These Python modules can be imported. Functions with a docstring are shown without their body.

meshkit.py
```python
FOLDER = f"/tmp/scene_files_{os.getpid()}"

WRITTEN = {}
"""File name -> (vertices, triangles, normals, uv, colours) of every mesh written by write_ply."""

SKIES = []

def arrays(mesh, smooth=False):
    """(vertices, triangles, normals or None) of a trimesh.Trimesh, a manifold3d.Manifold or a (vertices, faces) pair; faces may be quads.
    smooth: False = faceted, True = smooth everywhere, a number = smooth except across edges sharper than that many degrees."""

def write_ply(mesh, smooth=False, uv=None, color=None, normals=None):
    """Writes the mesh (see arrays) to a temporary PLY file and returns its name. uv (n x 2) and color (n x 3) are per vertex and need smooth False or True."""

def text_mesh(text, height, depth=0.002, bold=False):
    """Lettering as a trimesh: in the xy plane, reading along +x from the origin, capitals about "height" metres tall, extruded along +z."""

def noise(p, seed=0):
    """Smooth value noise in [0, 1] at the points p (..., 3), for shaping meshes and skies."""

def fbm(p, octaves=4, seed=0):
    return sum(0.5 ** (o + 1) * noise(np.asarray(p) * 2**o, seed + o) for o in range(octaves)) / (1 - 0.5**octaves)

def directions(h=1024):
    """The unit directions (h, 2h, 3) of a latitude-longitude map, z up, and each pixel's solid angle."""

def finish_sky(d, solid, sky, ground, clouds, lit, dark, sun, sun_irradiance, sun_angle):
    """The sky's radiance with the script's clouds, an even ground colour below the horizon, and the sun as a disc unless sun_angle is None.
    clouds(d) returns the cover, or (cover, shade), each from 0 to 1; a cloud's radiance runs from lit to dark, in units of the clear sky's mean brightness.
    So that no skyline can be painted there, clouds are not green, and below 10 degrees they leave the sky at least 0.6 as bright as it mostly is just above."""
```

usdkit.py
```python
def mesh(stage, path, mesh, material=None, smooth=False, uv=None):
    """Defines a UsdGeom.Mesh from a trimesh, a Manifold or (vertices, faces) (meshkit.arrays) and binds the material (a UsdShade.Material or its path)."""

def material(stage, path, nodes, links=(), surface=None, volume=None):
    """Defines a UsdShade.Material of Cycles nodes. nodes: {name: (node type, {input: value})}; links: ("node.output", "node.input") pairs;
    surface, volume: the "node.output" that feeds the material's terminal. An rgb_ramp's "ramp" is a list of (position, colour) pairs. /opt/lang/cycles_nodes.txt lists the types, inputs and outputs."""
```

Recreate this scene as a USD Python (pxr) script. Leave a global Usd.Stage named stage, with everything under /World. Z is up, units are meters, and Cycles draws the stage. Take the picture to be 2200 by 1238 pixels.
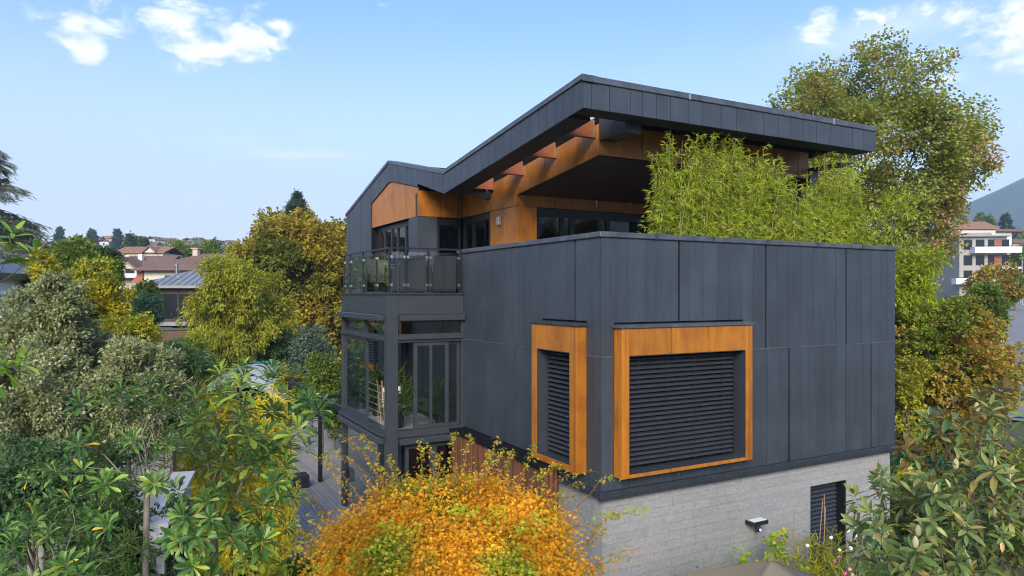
import math, random, zlib
import numpy as np, trimesh, usdkit
from scipy.cluster.vq import kmeans2
from shapely.geometry import Polygon, box as sbox
from pxr import Usd, UsdGeom, UsdLux, UsdShade, Gf, Sdf, Vt

stage = Usd.Stage.CreateInMemory()
UsdGeom.SetStageUpAxis(stage, UsdGeom.Tokens.z); UsdGeom.SetStageMetersPerUnit(stage, 1.0)
WORLD = UsdGeom.Xform.Define(stage, '/World'); stage.SetDefaultPrim(WORLD.GetPrim())
UsdGeom.Scope.Define(stage, '/World/Looks')
MAT = usdkit.material

# ------------------------------------------------------------------ camera, sky, sun, exposure
CX, CY, CZ, YAW, FPX = -7.3155, -10.1394, 6.2146, 0.499418, 1519.45
cam = UsdGeom.Camera.Define(stage, '/World/camera')
fw = np.array([math.sin(YAW), math.cos(YAW)]); rt = np.array([math.cos(YAW), -math.sin(YAW)])
M = Gf.Matrix4d(rt[0], rt[1], 0, 0, 0, 0, 1, 0, -fw[0], -fw[1], 0, 0, CX, CY, CZ, 1)
cam.AddTransformOp().Set(M)
cam.CreateHorizontalApertureAttr(36.0); cam.CreateVerticalApertureAttr(20.25)
cam.CreateFocalLengthAttr(36 * FPX / 2200)
cam.CreateVerticalApertureOffsetAttr(12 / 2200 * 36)
cam.CreateClippingRangeAttr(Gf.Vec2f(0.05, 20000))
cam.CreateExposureAttr(1.50)

SUN = np.array([-0.55, -0.83, 0.0]); SUN /= np.linalg.norm(SUN); ELEV = math.radians(27)
SUN = SUN * math.cos(ELEV) + np.array([0, 0, math.sin(ELEV)])
sun = UsdLux.DistantLight.Define(stage, '/World/sun')
zax = SUN; xax = np.cross([0, 0, 1.0], zax); xax /= np.linalg.norm(xax); yax = np.cross(zax, xax)
sun.AddTransformOp().Set(Gf.Matrix4d(*xax, 0, *yax, 0, *zax, 0, 0, 0, 0, 1))
sun.CreateIntensityAttr(0.62); sun.CreateAngleAttr(30.0); sun.CreateNormalizeAttr(True)
sun.CreateColorAttr(Gf.Vec3f(1.0, 0.91, 0.78))

def direction(px, py):
    v = np.array([fw[0] + rt[0] * (px - 1100) / FPX, fw[1] + rt[1] * (px - 1100) / FPX, (630.88 - py) / FPX]); return v / np.linalg.norm(v)
sky_nodes = {
    'sky': ('sky_texture', dict(sky_type='single_scattering', sun_disc=False, sun_elevation=ELEV, sun_rotation=math.atan2(SUN[0], SUN[1]), altitude=300.0, air_density=1.0, aerosol_density=1.0, ozone_density=1.5)),
    'tc': ('texture_coordinate', {}),
    'sep': ('separate_xyz', {}),
    'mp': ('mapping', dict(mapping_type='point', scale=(8.0, 8.0, 15.0))),
    'n1': ('noise_texture', dict(scale=2.3, detail=9.0, roughness=0.6, distortion=0.25)),
    'bg': ('background_shader', dict(strength=0.12)),
    'cov': ('map_range', dict(range_type='smoothstep', from_min=0.65, from_max=0.90, to_min=0.0, to_max=1.0)),
    'mixc': ('mix_color', dict(b=(4.6, 4.6, 4.7), use_clamp=False)),
    'hz': ('map_range', dict(range_type='smoothstep', from_min=0.0, from_max=0.40, to_min=0.95, to_max=0.0)),
    'tint': ('mix_color', dict(blend_type='multiply', fac=1.0, b=(0.54, 0.70, 0.92), use_clamp=False)),
    'mixh': ('mix_color', dict(b=(3.95, 4.08, 4.0), use_clamp=False)),
}
sky_links = [('tc.generated', 'sep.vector'), ('tc.generated', 'mp.vector'), ('mp.vector', 'n1.vector'),
             ('sep.z', 'hz.value'), ('sky.color', 'tint.a'), ('tint.result', 'mixh.a'), ('hz.result', 'mixh.fac'), ('mixh.result', 'mixc.a')]
# cloud banks: direction, tightness, weight
prev = 'n1.fac'
for i, (px, py, k, wgt) in enumerate([(300, 20, 60, .22), (470, 75, 70, .22), (150, 45, 200, .2), (590, 80, 160, .2), (400, 105, 200, .16), (195, 127, 700, .30), (70, 20, 500, .2), (1900, 75, 90, .2), (2080, 60, 70, .22), (2210, 80, 90, .24), (1760, 75, 250, .2), (2225, 130, 500, .2)]):
    d = direction(px, py)
    sky_nodes[f'd{i}'] = ('vector_math', dict(math_type='dot_product', vector2=tuple(d)))
    sky_nodes[f'g{i}'] = ('math', dict(math_type='multiply_add', value2=float(k * 9), value3=float(-k * 9)))
    sky_nodes[f'e{i}'] = ('math', dict(math_type='exponent'))
    sky_nodes[f'a{i}'] = ('math', dict(math_type='multiply_add', value2=float(wgt)))
    sky_links += [('tc.generated', f'd{i}.vector1'), (f'd{i}.value', f'g{i}.value1'), (f'g{i}.value', f'e{i}.value1'), (f'e{i}.value', f'a{i}.value1'), (prev, f'a{i}.value3')]
    prev = f'a{i}.value'
last = 'cov.result'
for i, (px, py, su, sv, wgt) in enumerate([(650, 333, .062, .0048, .62), (500, 300, .03, .004, .3), (560, 322, .02, .004, .35), (2020, 172, .022, .006, .6), (1890, 70, .09, .02, .4)]):
    d = direction(px, py); tu = np.cross([0, 0, 1.], d); tu /= np.linalg.norm(tu); tv = np.cross(d, tu); tu, tv = tu / su, (tv + .06 * tu) / sv
    for q, t_ in (('u', tu), ('v', tv)):
        sky_nodes[f's{q}{i}'] = ('vector_math', dict(math_type='dot_product', vector2=tuple(t_))); sky_nodes[f'sq{q}{i}'] = ('math', dict(math_type='power', value2=2.0)); sky_nodes[f'so{q}{i}'] = ('math', dict(math_type='add', value2=float(-(t_ @ d))))
        sky_links += [('tc.generated', f's{q}{i}.vector1'), (f's{q}{i}.value', f'so{q}{i}.value1'), (f'so{q}{i}.value', f'sq{q}{i}.value1')]
    for nm, kd in ((f'sa{i}', dict(math_type='add')), (f'sn{i}', dict(math_type='multiply', value2=-1.0)), (f'se{i}', dict(math_type='exponent')), (f'sw{i}', dict(math_type='multiply', value2=wgt * 2.0)), (f'sm{i}', dict(math_type='multiply')), (f'sx{i}', dict(math_type='maximum'))): sky_nodes[nm] = ('math', kd)
    sky_links += [(f'squ{i}.value', f'sa{i}.value1'), (f'sqv{i}.value', f'sa{i}.value2'), (f'sa{i}.value', f'sn{i}.value1'), (f'sn{i}.value', f'se{i}.value1'), (f'se{i}.value', f'sw{i}.value1'), (f'sw{i}.value', f'sm{i}.value1'), ('n1.fac', f'sm{i}.value2'), (last, f'sx{i}.value1'), (f'sm{i}.value', f'sx{i}.value2')]
    last = f'sx{i}.value'
sky_links += [(prev, 'cov.value'), (last, 'mixc.fac'), ('mixc.result', 'bg.color')]
dome = UsdLux.DomeLight.Define(stage, '/World/sky')
dome.GetPrim().SetCustomDataByKey('kind', 'structure'); dome.GetPrim().SetCustomDataByKey('label', 'blue sky with scattered white clouds and pale horizon'); dome.GetPrim().SetCustomDataByKey('category', 'sky')
UsdShade.MaterialBindingAPI.Apply(dome.GetPrim()).Bind(MAT(stage, '/World/Looks/sky_look', sky_nodes, sky_links, surface='bg.background'))

# ------------------------------------------------------------------ helpers
used = {}
origin = {}
def number(parent, name):
    k = f'{parent}/{name}'; n = used.get(k, 0); used[k] = n + 1
    return k if n == 0 else f'{k}_{n:03d}'
def setdata(prim, **kw):
    for k, v in kw.items():
        if v: prim.SetCustomDataByKey(k, v)
def thing(name, label, cat, loc=(0, 0, 0), group=None, kind=None):
    p = number('/World', name); x = UsdGeom.Xform.Define(stage, p); x.AddTranslateOp().Set(Gf.Vec3d(*map(float, loc)))
    origin[p] = np.array(loc, float); setdata(x.GetPrim(), label=label, category=cat, group=group, kind=kind); return p
def obj(name, mb, mat, parent='/World', smooth=False, **data):
    v, f, *rest = mb.arrays() if isinstance(mb, MB) else mb
    if len(f) == 0: return None
    p = number(parent, name)
    top = '/'.join(p.split('/')[:3])
    o = origin.get(top)
    if o is None and parent == '/World':
        lo, hi = v.min(0), v.max(0)
        origin[p] = o = np.zeros(3)
    me = usdkit.mesh(stage, p, trimesh.Trimesh(v - o, f, process=False), LOOK[mat], smooth=smooth)
    if rest: put_rnd(me, rest[0])
    setdata(stage.GetPrimAtPath(p), **data); return p

def put_rnd(me, r): UsdGeom.PrimvarsAPI(me).CreatePrimvar('rnd', Sdf.ValueTypeNames.FloatArray, 'uniform').Set(Vt.FloatArray.FromNumpy(np.asarray(r, np.float32)))
class MB:
    def __init__(s): s.v, s.f, s.n = [], [], 0
    def add(s, v, f):
        s.v.append(np.asarray(v, float)); s.f.append(np.asarray(f, int) + s.n); s.n += len(v); return s
    def arrays(s):
        if not s.v: return np.zeros((0, 3)), np.zeros((0, 3), int)
        return np.vstack(s.v), np.vstack(s.f)
    def box(s, x0, x1, y0, y1, z0, z1, c=0):
        if c > 0: return s.add(*chamfer(x0, x1, y0, y1, z0, z1, c))
        v = np.array([(x, y, z) for x in (x0, x1) for y in (y0, y1) for z in (z0, z1)]); return s.add(v, BOXF)
    def tube(s, pts, rad, sides=6, cap=True):
        p = np.asarray(pts, float); r = np.broadcast_to(np.asarray(rad, float), (len(p),))
        t = np.gradient(p, axis=0); t /= np.linalg.norm(t, axis=1, keepdims=True) + 1e-12
        ref = np.where(np.abs(t[:, 2:]) < .9, [[0, 0, 1.]], [[1., 0, 0]])
        a = np.cross(t, ref); a /= np.linalg.norm(a, axis=1, keepdims=True) + 1e-12; b = np.cross(t, a)
        ang = np.arange(sides) * 2 * np.pi / sides
        v = (p[:, None] + r[:, None, None] * (np.cos(ang)[None, :, None] * a[:, None] + np.sin(ang)[None, :, None] * b[:, None])).reshape(-1, 3)
        i, j = np.meshgrid(np.arange(len(p) - 1), np.arange(sides), indexing='ij'); j2 = (j + 1) % sides
        q = np.stack([i * sides + j, i * sides + j2, (i + 1) * sides + j2, (i + 1) * sides + j], -1).reshape(-1, 4)
        f = np.vstack([q[:, [0, 2, 1]], q[:, [0, 3, 2]]])
        if cap and sides > 2:
            e = (len(p) - 1) * sides
            f = np.vstack([f, [[0, k, k + 1] for k in range(1, sides - 1)], [[e, e + k + 1, e + k] for k in range(1, sides - 1)]])
        return s.add(v, f)
    def extrude(s, poly, a, b, axes):
        """polygon in the two axes named first, extruded along the third from a to b. axes such as 'xzy'"""
        m = trimesh.creation.extrude_polygon(poly, 1.0); v = np.array(m.vertices); out = np.zeros_like(v)
        ix = {'x': 0, 'y': 1, 'z': 2}
        out[:, ix[axes[0]]] = v[:, 0]; out[:, ix[axes[1]]] = v[:, 1]; out[:, ix[axes[2]]] = a + (b - a) * v[:, 2]
        f = np.array(m.faces)
        sg = np.linalg.det(np.array([[1 if 'xyz'[c] == axes[r] else 0 for c in range(3)] for r in range(3)])) * np.sign(b - a)
        if sg < 0: f = f[:, ::-1]
        return s.add(v=out, f=f)
    def rotz(s, ang, c=(0, 0)):
        ca, sa = math.cos(ang), math.sin(ang)
        for k, v in enumerate(s.v):
            x, y = v[:, 0] - c[0], v[:, 1] - c[1]; s.v[k] = np.stack([c[0] + ca * x - sa * y, c[1] + sa * x + ca * y, v[:, 2]], 1)
        return s
BOXF = trimesh.creation.box().faces if False else np.array([[0, 1, 3], [0, 3, 2], [4, 6, 7], [4, 7, 5], [0, 4, 5], [0, 5, 1], [2, 3, 7], [2, 7, 6], [0, 2, 6], [0, 6, 4], [1, 5, 7], [1, 7, 3]])
def _ch():
    pts = []
    for sx in (-1, 1):
        for sy in (-1, 1):
            for sz in (-1, 1):
                for k in range(3): pts.append((sx, sy, sz, k))
    q = np.array([[(s[i] * (1.0 if k == i else .8)) for i in range(3)] for s, k in [((a, b, c), k) for a, b, c, k in pts]])
    h = trimesh.Trimesh(q, trimesh.convex.convex_hull(q).faces, process=False) if False else None
    from scipy.spatial import ConvexHull
    H = ConvexHull(q); f = H.simplices.copy()
    for i, t in enumerate(f):
        n = np.cross(q[t[1]] - q[t[0]], q[t[2]] - q[t[0]])
        if n @ q[t].mean(0) < 0: f[i] = t[::-1]
    return pts, f
_CP, _CF = _ch()
def chamfer(x0, x1, y0, y1, z0, z1, c):
    m = np.array([(x0 + x1) / 2, (y0 + y1) / 2, (z0 + z1) / 2]); h = np.array([abs(x1 - x0) / 2, abs(y1 - y0) / 2, abs(z1 - z0) / 2]); c = min(c, h.min() * .45)
    v = np.array([[m[i] + s[i] * (h[i] - (0 if k == i else c)) for i in range(3)] for s, k in [((a, b, d), k) for a, b, d, k in _CP]])
    return v, _CF
def at(px, d, z=0.0):
    """point at a bearing (given as on the surveyed plan) and a distance along the view axis"""
    t = (px - 1100) / FPX * d; return np.array([CX + fw[0] * d + rt[0] * t, CY + fw[1] * d + rt[1] * t, z])
def hz(py, d): return CZ - (py - 630.88) / FPX * d
def norm(a): return a / (np.linalg.norm(a, axis=-1, keepdims=True) + 1e-12)

# ------------------------------------------------------------------ materials
LOOK = {}
def plain(name, col, rough=.6, metal=0., spec=.5, **kw):
    LOOK[name] = MAT(stage, f'/World/Looks/{name}', {'p': ('principled_bsdf', dict(base_color=col, roughness=rough, metallic=metal, specular_ior_level=spec, **kw))}, [], surface='p.BSDF')
def noisy(name, c1, c2, scale=4., stretch=(1, 1, 1), rough=.6, metal=0., bump=0., detail=5., lo=.3, hi=.7, spec=.5, c3=None, scale2=30., amt=.0, rvar=0.):
    n = {'g': ('geometry', {}), 'm': ('mapping', dict(scale=tuple(float(a) for a in stretch))), 'n': ('noise_texture', dict(scale=float(scale), detail=detail, roughness=.6)),
         'r': ('rgb_ramp', {'ramp': [(lo, c1), (hi, c2)]}), 'p': ('principled_bsdf', dict(roughness=rough, metallic=metal, specular_ior_level=spec))}
    l = [('g.position', 'm.vector'), ('m.vector', 'n.vector'), ('n.fac', 'r.fac')]
    out = 'r.color'
    if c3 is not None:
        n['n2'] = ('noise_texture', dict(scale=float(scale2), detail=4.)); n['r2'] = ('map_range', dict(from_min=.45, from_max=.7, to_min=0., to_max=amt)); n['mx'] = ('mix_color', dict(b=c3))
        l += [('g.position', 'n2.vector'), ('n2.fac', 'r2.value'), ('r2.result', 'mx.fac'), (out, 'mx.a')]; out = 'mx.result'
    l.append((out, 'p.base_color'))
    if rvar:
        n['rr'] = ('map_range', dict(from_min=.3, from_max=.7, to_min=rough - rvar, to_max=rough + rvar)); l += [('n.fac', 'rr.value'), ('rr.result', 'p.roughness')]
    if bump:
        n['b'] = ('bump', dict(strength=bump, distance=.01)); l += [('n.fac', 'b.height'), ('b.normal', 'p.normal')]
    LOOK[name] = MAT(stage, f'/World/Looks/{name}', n, l, surface='p.BSDF')
def leafy(name, ramp, trans=.4, scale=.9, dark=.55, rough=.45, back=None, spec=.35, patch=None, pscale=.5, plo=.5, phi=.62):
    """leaf: a colour per leaf, clumps a little darker or lighter, light let through"""
    n = {'g': ('geometry', {}), 'at': ('attribute', dict(attribute='rnd')), 'r': ('rgb_ramp', {'ramp': ramp}), 'n': ('noise_texture', dict(scale=scale, detail=2.)),
         'mr': ('map_range', dict(from_min=.3, from_max=.7, to_min=dark * 1.7, to_max=1.95)), 'v': ('hsv', {}), 'p': ('principled_bsdf', dict(roughness=rough, specular_ior_level=spec)), 't': ('translucent_bsdf', {}), 'x': ('mix_closure', dict(fac=trans))}
    l = [('at.fac', 'r.fac'), ('g.position', 'n.vector'), ('n.fac', 'mr.value'), ('mr.result', 'v.value')]
    c = 'r.color'
    if patch is not None:
        n['n3'] = ('noise_texture', dict(scale=pscale, detail=2.)); n['m3'] = ('map_range', dict(from_min=plo, from_max=phi, to_min=0., to_max=1.)); n['x3'] = ('mix_color', {}); n['r3'] = ('rgb_ramp', {'ramp': patch})
        l += [('g.position', 'n3.vector'), ('n3.fac', 'm3.value'), ('m3.result', 'x3.fac'), (c, 'x3.a'), ('at.fac', 'r3.fac'), ('r3.color', 'x3.b')]; c = 'x3.result'
    l.append((c, 'v.color')); c = 'v.color'
    if back is not None:
        n['bk'] = ('mix_color', dict(b=back)); l += [('g.backfacing', 'bk.fac'), (c, 'bk.a')]; c = 'bk.result'
    l += [(c, 'p.base_color'), (c, 't.color'), ('p.BSDF', 'x.closure1'), ('t.BSDF', 'x.closure2')]
    LOOK[name] = MAT(stage, f'/World/Looks/{name}', n, l, surface='x.closure')
def pane(name, tint=(.75, .8, .8), rough=.02, f0=.04, extra=0.):
    """window glass: see-through, with Schlick's reflection on both faces"""
    n = {'t': ('transparent_bsdf', dict(color=tint)), 'g': ('glossy_bsdf', dict(color=(1, 1, 1), roughness=rough)), 'lw': ('layer_weight', dict(blend=.5)), 'pw': ('math', dict(math_type='power', value2=5.0)), 'a': ('math', dict(math_type='multiply_add', value2=1 - f0, value3=f0 + extra, use_clamp=True)), 'x': ('mix_closure', {})}
    LOOK[name] = MAT(stage, f'/World/Looks/{name}', n, [('lw.facing', 'pw.value1'), ('pw.value', 'a.value1'), ('a.value', 'x.fac'), ('t.BSDF', 'x.closure1'), ('g.BSDF', 'x.closure2')], surface='x.closure')

# zinc: several coil tones, streaked lengthwise
for i, k in enumerate((.92, .97, 1.0, 1.05, 1.10)):
    c = np.array([.046, .0555, .070]) * k
    noisy(f'zinc{i}', tuple(c * .86), tuple(c * 1.16), scale=2.2, stretch=(5, 5, .35), rough=.46, metal=.25, c3=tuple(c * 1.55), scale2=1.1, amt=.5, rvar=.06)
noisy('zinc_trim', (.032, .036, .046), (.05, .056, .07), scale=6, rough=.4, metal=.3)
noisy('zinc_cap', (.06, .066, .08), (.12, .13, .15), scale=4, rough=.4, metal=.35)
plain('zinc_dark', (.008, .009, .011), .9, spec=.1)
noisy('frame_paint', (.034, .039, .048), (.042, .048, .058), scale=3, rough=.38)
plain('black_steel', (.012, .013, .016), .4)
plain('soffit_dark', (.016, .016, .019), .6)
noisy('slat_paint', (.034, .037, .045), (.046, .05, .06), scale=8, rough=.35, metal=.2)
for i, k in enumerate((.84, 1.0, 1.1)):
    noisy(f'orange_wood{i}', (.32 * k, .108 * k, .009 * k), (.46 * k, .168 * k, .016 * k), scale=3.0, stretch=(6, 6, .55), rough=.42, detail=7., c3=(.19 * k, .05 * k, .009), scale2=2.2, amt=.5)
noisy('beam_wood', (.20, .060, .022), (.36, .125, .05), scale=5, stretch=(1, 1, 16), rough=.5, bump=.15)
noisy('timber_slat', (.10, .035, .016), (.24, .09, .035), scale=3, stretch=(6, 6, .6), rough=.6)
noisy('timber_slat1', (.07, .03, .016), (.15, .07, .035), scale=3, stretch=(6, 6, .6), rough=.6)
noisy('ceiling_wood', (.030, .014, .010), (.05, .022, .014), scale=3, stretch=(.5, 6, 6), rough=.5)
plain('block_wall', (.34, .31, .28), .8)
for i, (a, b) in enumerate((((.250, .244, .236), (.315, .308, .298)), ((.26, .254, .244), (.325, .317, .304)), ((.238, .232, .224), (.30, .293, .283)), ((.265, .252, .235), (.33, .315, .295)))):
    noisy(f'stone{i}', a, b, scale=5, stretch=(1, 1, 5), rough=.75, bump=.25, c3=(.17, .166, .16), scale2=14, amt=.45, detail=7)
plain('grout', (.30, .29, .275), .9)
plain('interior_dark', (.03, .028, .026), .8)
plain('interior_wood', (.10, .05, .03), .6)
noisy('bay_floor', (.42, .41, .40), (.5, .49, .47), scale=3, rough=.5)
pane('pane', tint=(.80, .85, .84), extra=.04); pane('dark_pane', tint=(.30, .33, .34), f0=.03); pane('rail_pane', tint=(.93, .96, .955), extra=.03)
plain('steel', (.6, .6, .6), .25, 1.0)
plain('white_paint', (.78, .78, .76), .5)
plain('cream_wall', (.60, .55, .45), .8); plain('beige_wall', (.52, .42, .32), .8); plain('white_wall', (.72, .71, .68), .8); plain('garden_white', (.42, .41, .40), .85); plain('rose_wall', (.25, .10, .07), .8)
noisy('roof_brown', (.13, .075, .055), (.22, .13, .095), scale=3, rough=.8, detail=8)
noisy('roof_orange', (.24, .12, .07), (.34, .18, .11), scale=3, rough=.8, detail=8)
noisy('roof_red', (.35, .11, .08), (.42, .15, .10), scale=3, rough=.8)
noisy('roof_metal', (.27, .27, .268), (.35, .35, .345), scale=1, stretch=(1, 1, 1), rough=.4, metal=.4)
noisy('brown_board', (.10, .053, .036), (.16, .088, .058), scale=3, stretch=(1, 1, 12), rough=.7)
plain('window_dark', (.015, .018, .022), .15)
noisy('deck0', (.27, .24, .21), (.37, .335, .30), scale=4, stretch=(8, .7, 8), rough=.8, bump=.2); noisy('deck1', (.23, .205, .18), (.32, .29, .26), scale=4, stretch=(8, .7, 8), rough=.8, bump=.2)
noisy('gravel', (.22, .205, .18), (.38, .355, .315), scale=14, rough=.95, bump=.8, detail=8, c3=(.2, .18, .15), scale2=.8, amt=.4)
noisy('soil', (.05, .045, .025), (.10, .10, .045), scale=1.2, rough=.95, detail=8, c3=(.04, .06, .015), scale2=.4, amt=.8)
noisy('asphalt', (.19, .185, .185), (.25, .243, .24), scale=.6, rough=.85, detail=8)
plain('road_paint', (.75, .75, .73), .6); noisy('kerb_stone', (.24, .23, .21), (.32, .31, .29), scale=3, rough=.8)
noisy('bark', (.12, .095, .07), (.24, .20, .155), scale=6, stretch=(3, 3, 1), rough=.9, bump=.5)
noisy('bark_grey', (.16, .14, .11), (.32, .285, .235), scale=9, stretch=(2, 2, 1), rough=.85, bump=.4)
noisy('bark_dark', (.05, .04, .03), (.11, .09, .07), scale=6, rough=.9)
plain('red_stem', (.28, .06, .03), .6); plain('green_stem', (.16, .2, .04), .6); plain('cane', (.30, .2, .1), .6)
noisy('rattan', (.02, .021, .024), (.042, .043, .047), scale=60, rough=.55, bump=.4)
plain('table_glass', (.05, .055, .06), .08); plain('pink_petal', (.75, .22, .38), .6); plain('white_petal', (.85, .82, .85), .6); plain('magenta_petal', (.55, .03, .25), .6)
plain('cushion', (.62, .68, .36), .8); plain('canvas', (.25, .20, .13), .85); plain('canvas_seam', (.2, .165, .105), .85)
plain('green_paint', (.02, .10, .095), .4); plain('galvanised', (.40, .41, .40), .45, .6)
noisy('cover_fabric', (.36, .38, .38), (.44, .46, .46), scale=1, rough=.5); plain('teal_fabric', (.02, .33, .30), .5)
plain('cone_pale', (.36, .34, .17), .7); plain('lamp_white', (.75, .75, .72), .4); plain('terracotta', (.35, .13, .07), .8); plain('black_pot', (.02, .02, .022), .5)
LOOK['downlight'] = MAT(stage, '/World/Looks/downlight', {'e': ('emission', dict(color=(1, .85, .65), strength=9.))}, [], surface='e.emission')
noisy('mountain', (.035, .06, .03), (.06, .085, .045), scale=.012, rough=1., detail=10)
noisy('hillside', (.045, .06, .025), (.09, .10, .04), scale=.05, rough=1., detail=9)
LOOK['haze'] = MAT(stage, '/World/Looks/haze', {'v': ('principled_volume', dict(color=(.60, .78, 1.0), density=.00034, anisotropy=.1))}, [], volume='v.volume')

# ------------------------------------------------------------------ ground, hills, road
rng = np.random.default_rng(7)
from meshkit import fbm
def bearing(x, y):
    dx, dy = x - CX, y - CY
    return np.degrees(np.arctan2(dx * rt[0] + dy * rt[1], dx * fw[0] + dy * fw[1])), np.hypot(dx, dy)
def ss(a, b, x): t = np.clip((x - a) / (b - a), 0, 1); return t * t * (3 - 2 * t)
def ground(x, y):
    th, r = bearing(np.asarray(x, float), np.asarray(y, float))
    front = np.exp(-(np.minimum(np.abs(th), 180) / 75) ** 4)
    z = .036 * np.maximum(r - 28, 0) * (1 - .86 * ss(180, 380, r))
    z = np.minimum(z, 10) * (.3 + .7 * front)
    left = np.exp(-((th + 27) / 17) ** 2); mid = np.exp(-((th - 2) / 16) ** 2); right = np.exp(-((th - 40) / 12) ** 2)
    z = z + (45 * left + 32 * mid) * ss(260, 700, r) + right * 36 * ss(230, 520, r)
    z = z + 22 * (1 - front) * ss(300, 900, r)
    m = ss(1300, 2500, r) * np.exp(-((th - 47) / 19) ** 4)
    z = z + m * 244
    return z
def hills():
    ang = np.radians(np.linspace(0, 360, 241)[:-1]); rad = np.concatenate([[.01], np.geomspace(3, 3200, 70)])
    A, Rr = np.meshgrid(ang, rad); x = CX + Rr * np.cos(A); y = CY + Rr * np.sin(A)
    z = ground(x, y)
    nz = fbm(np.stack([x.ravel(), y.ravel(), 0 * x.ravel()], 1) / 420.).reshape(x.shape) if True else 0
    z = z + nz * np.clip((Rr - 1250) / 900, 0, 1) * 120 * (z > 20) - .012
    v = np.stack([x, y, z], -1).reshape(-1, 3); na = len(ang)
    i, j = np.meshgrid(np.arange(len(rad) - 1), np.arange(na), indexing='ij'); j2 = (j + 1) % na
    q = np.stack([i * na + j, i * na + j2, (i + 1) * na + j2, (i + 1) * na + j], -1).reshape(-1, 4)
    return v, np.vstack([q[:, [0, 2, 1]], q[:, [0, 3, 2]]]), rad, na
V, F, rad, na = hills()
ring = F.min(1) // na
near = ring < np.searchsorted(rad, 1250)
def sub(f):
    u, inv = np.unique(f, return_inverse=True); return V[u], inv.reshape(f.shape)
obj('ground', sub(F[near & (ring < np.searchsorted(rad, 60))]), 'soil', smooth=True, kind='structure', label='dark planted soil ground around the houses')
obj('hills', sub(F[near & (ring >= np.searchsorted(rad, 60))]), 'hillside', smooth=True, kind='structure', label='green wooded hills rising behind the houses')
obj('mountains', sub(F[~near]), 'mountain', smooth=True, kind='structure', label='blue hazy mountain ridge at far right')
def sheet(name, poly, mat, dz, label, n=24):
    """a thin sheet that follows the ground"""
    pts = np.array(poly); lo, hi = pts.min(0), pts.max(0); P = Polygon(poly)
    m = trimesh.creation.extrude_polygon(P, .01); v = np.array(m.vertices); f = np.array(m.faces)
    top = f[np.all(v[f][:, :, 2] > .005, 1)]
    for _ in range(4): v, top = trimesh.remesh.subdivide(v, top)
    v = v.copy(); v[:, 2] = ground(v[:, 0], v[:, 1]) + dz
    return obj(name, (v, top), mat, smooth=True, kind='structure', label=label)
sheet('gravel_yard', [(-9, 13), (-4.5, 4.2), (.0, 5.6), (-1.9, 9.8), (-.1, 9.9), (-.1, 17), (3, 24), (-2, 27), (-12, 24)], 'gravel', .006, 'pale gravel yard beside the timber deck')
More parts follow.
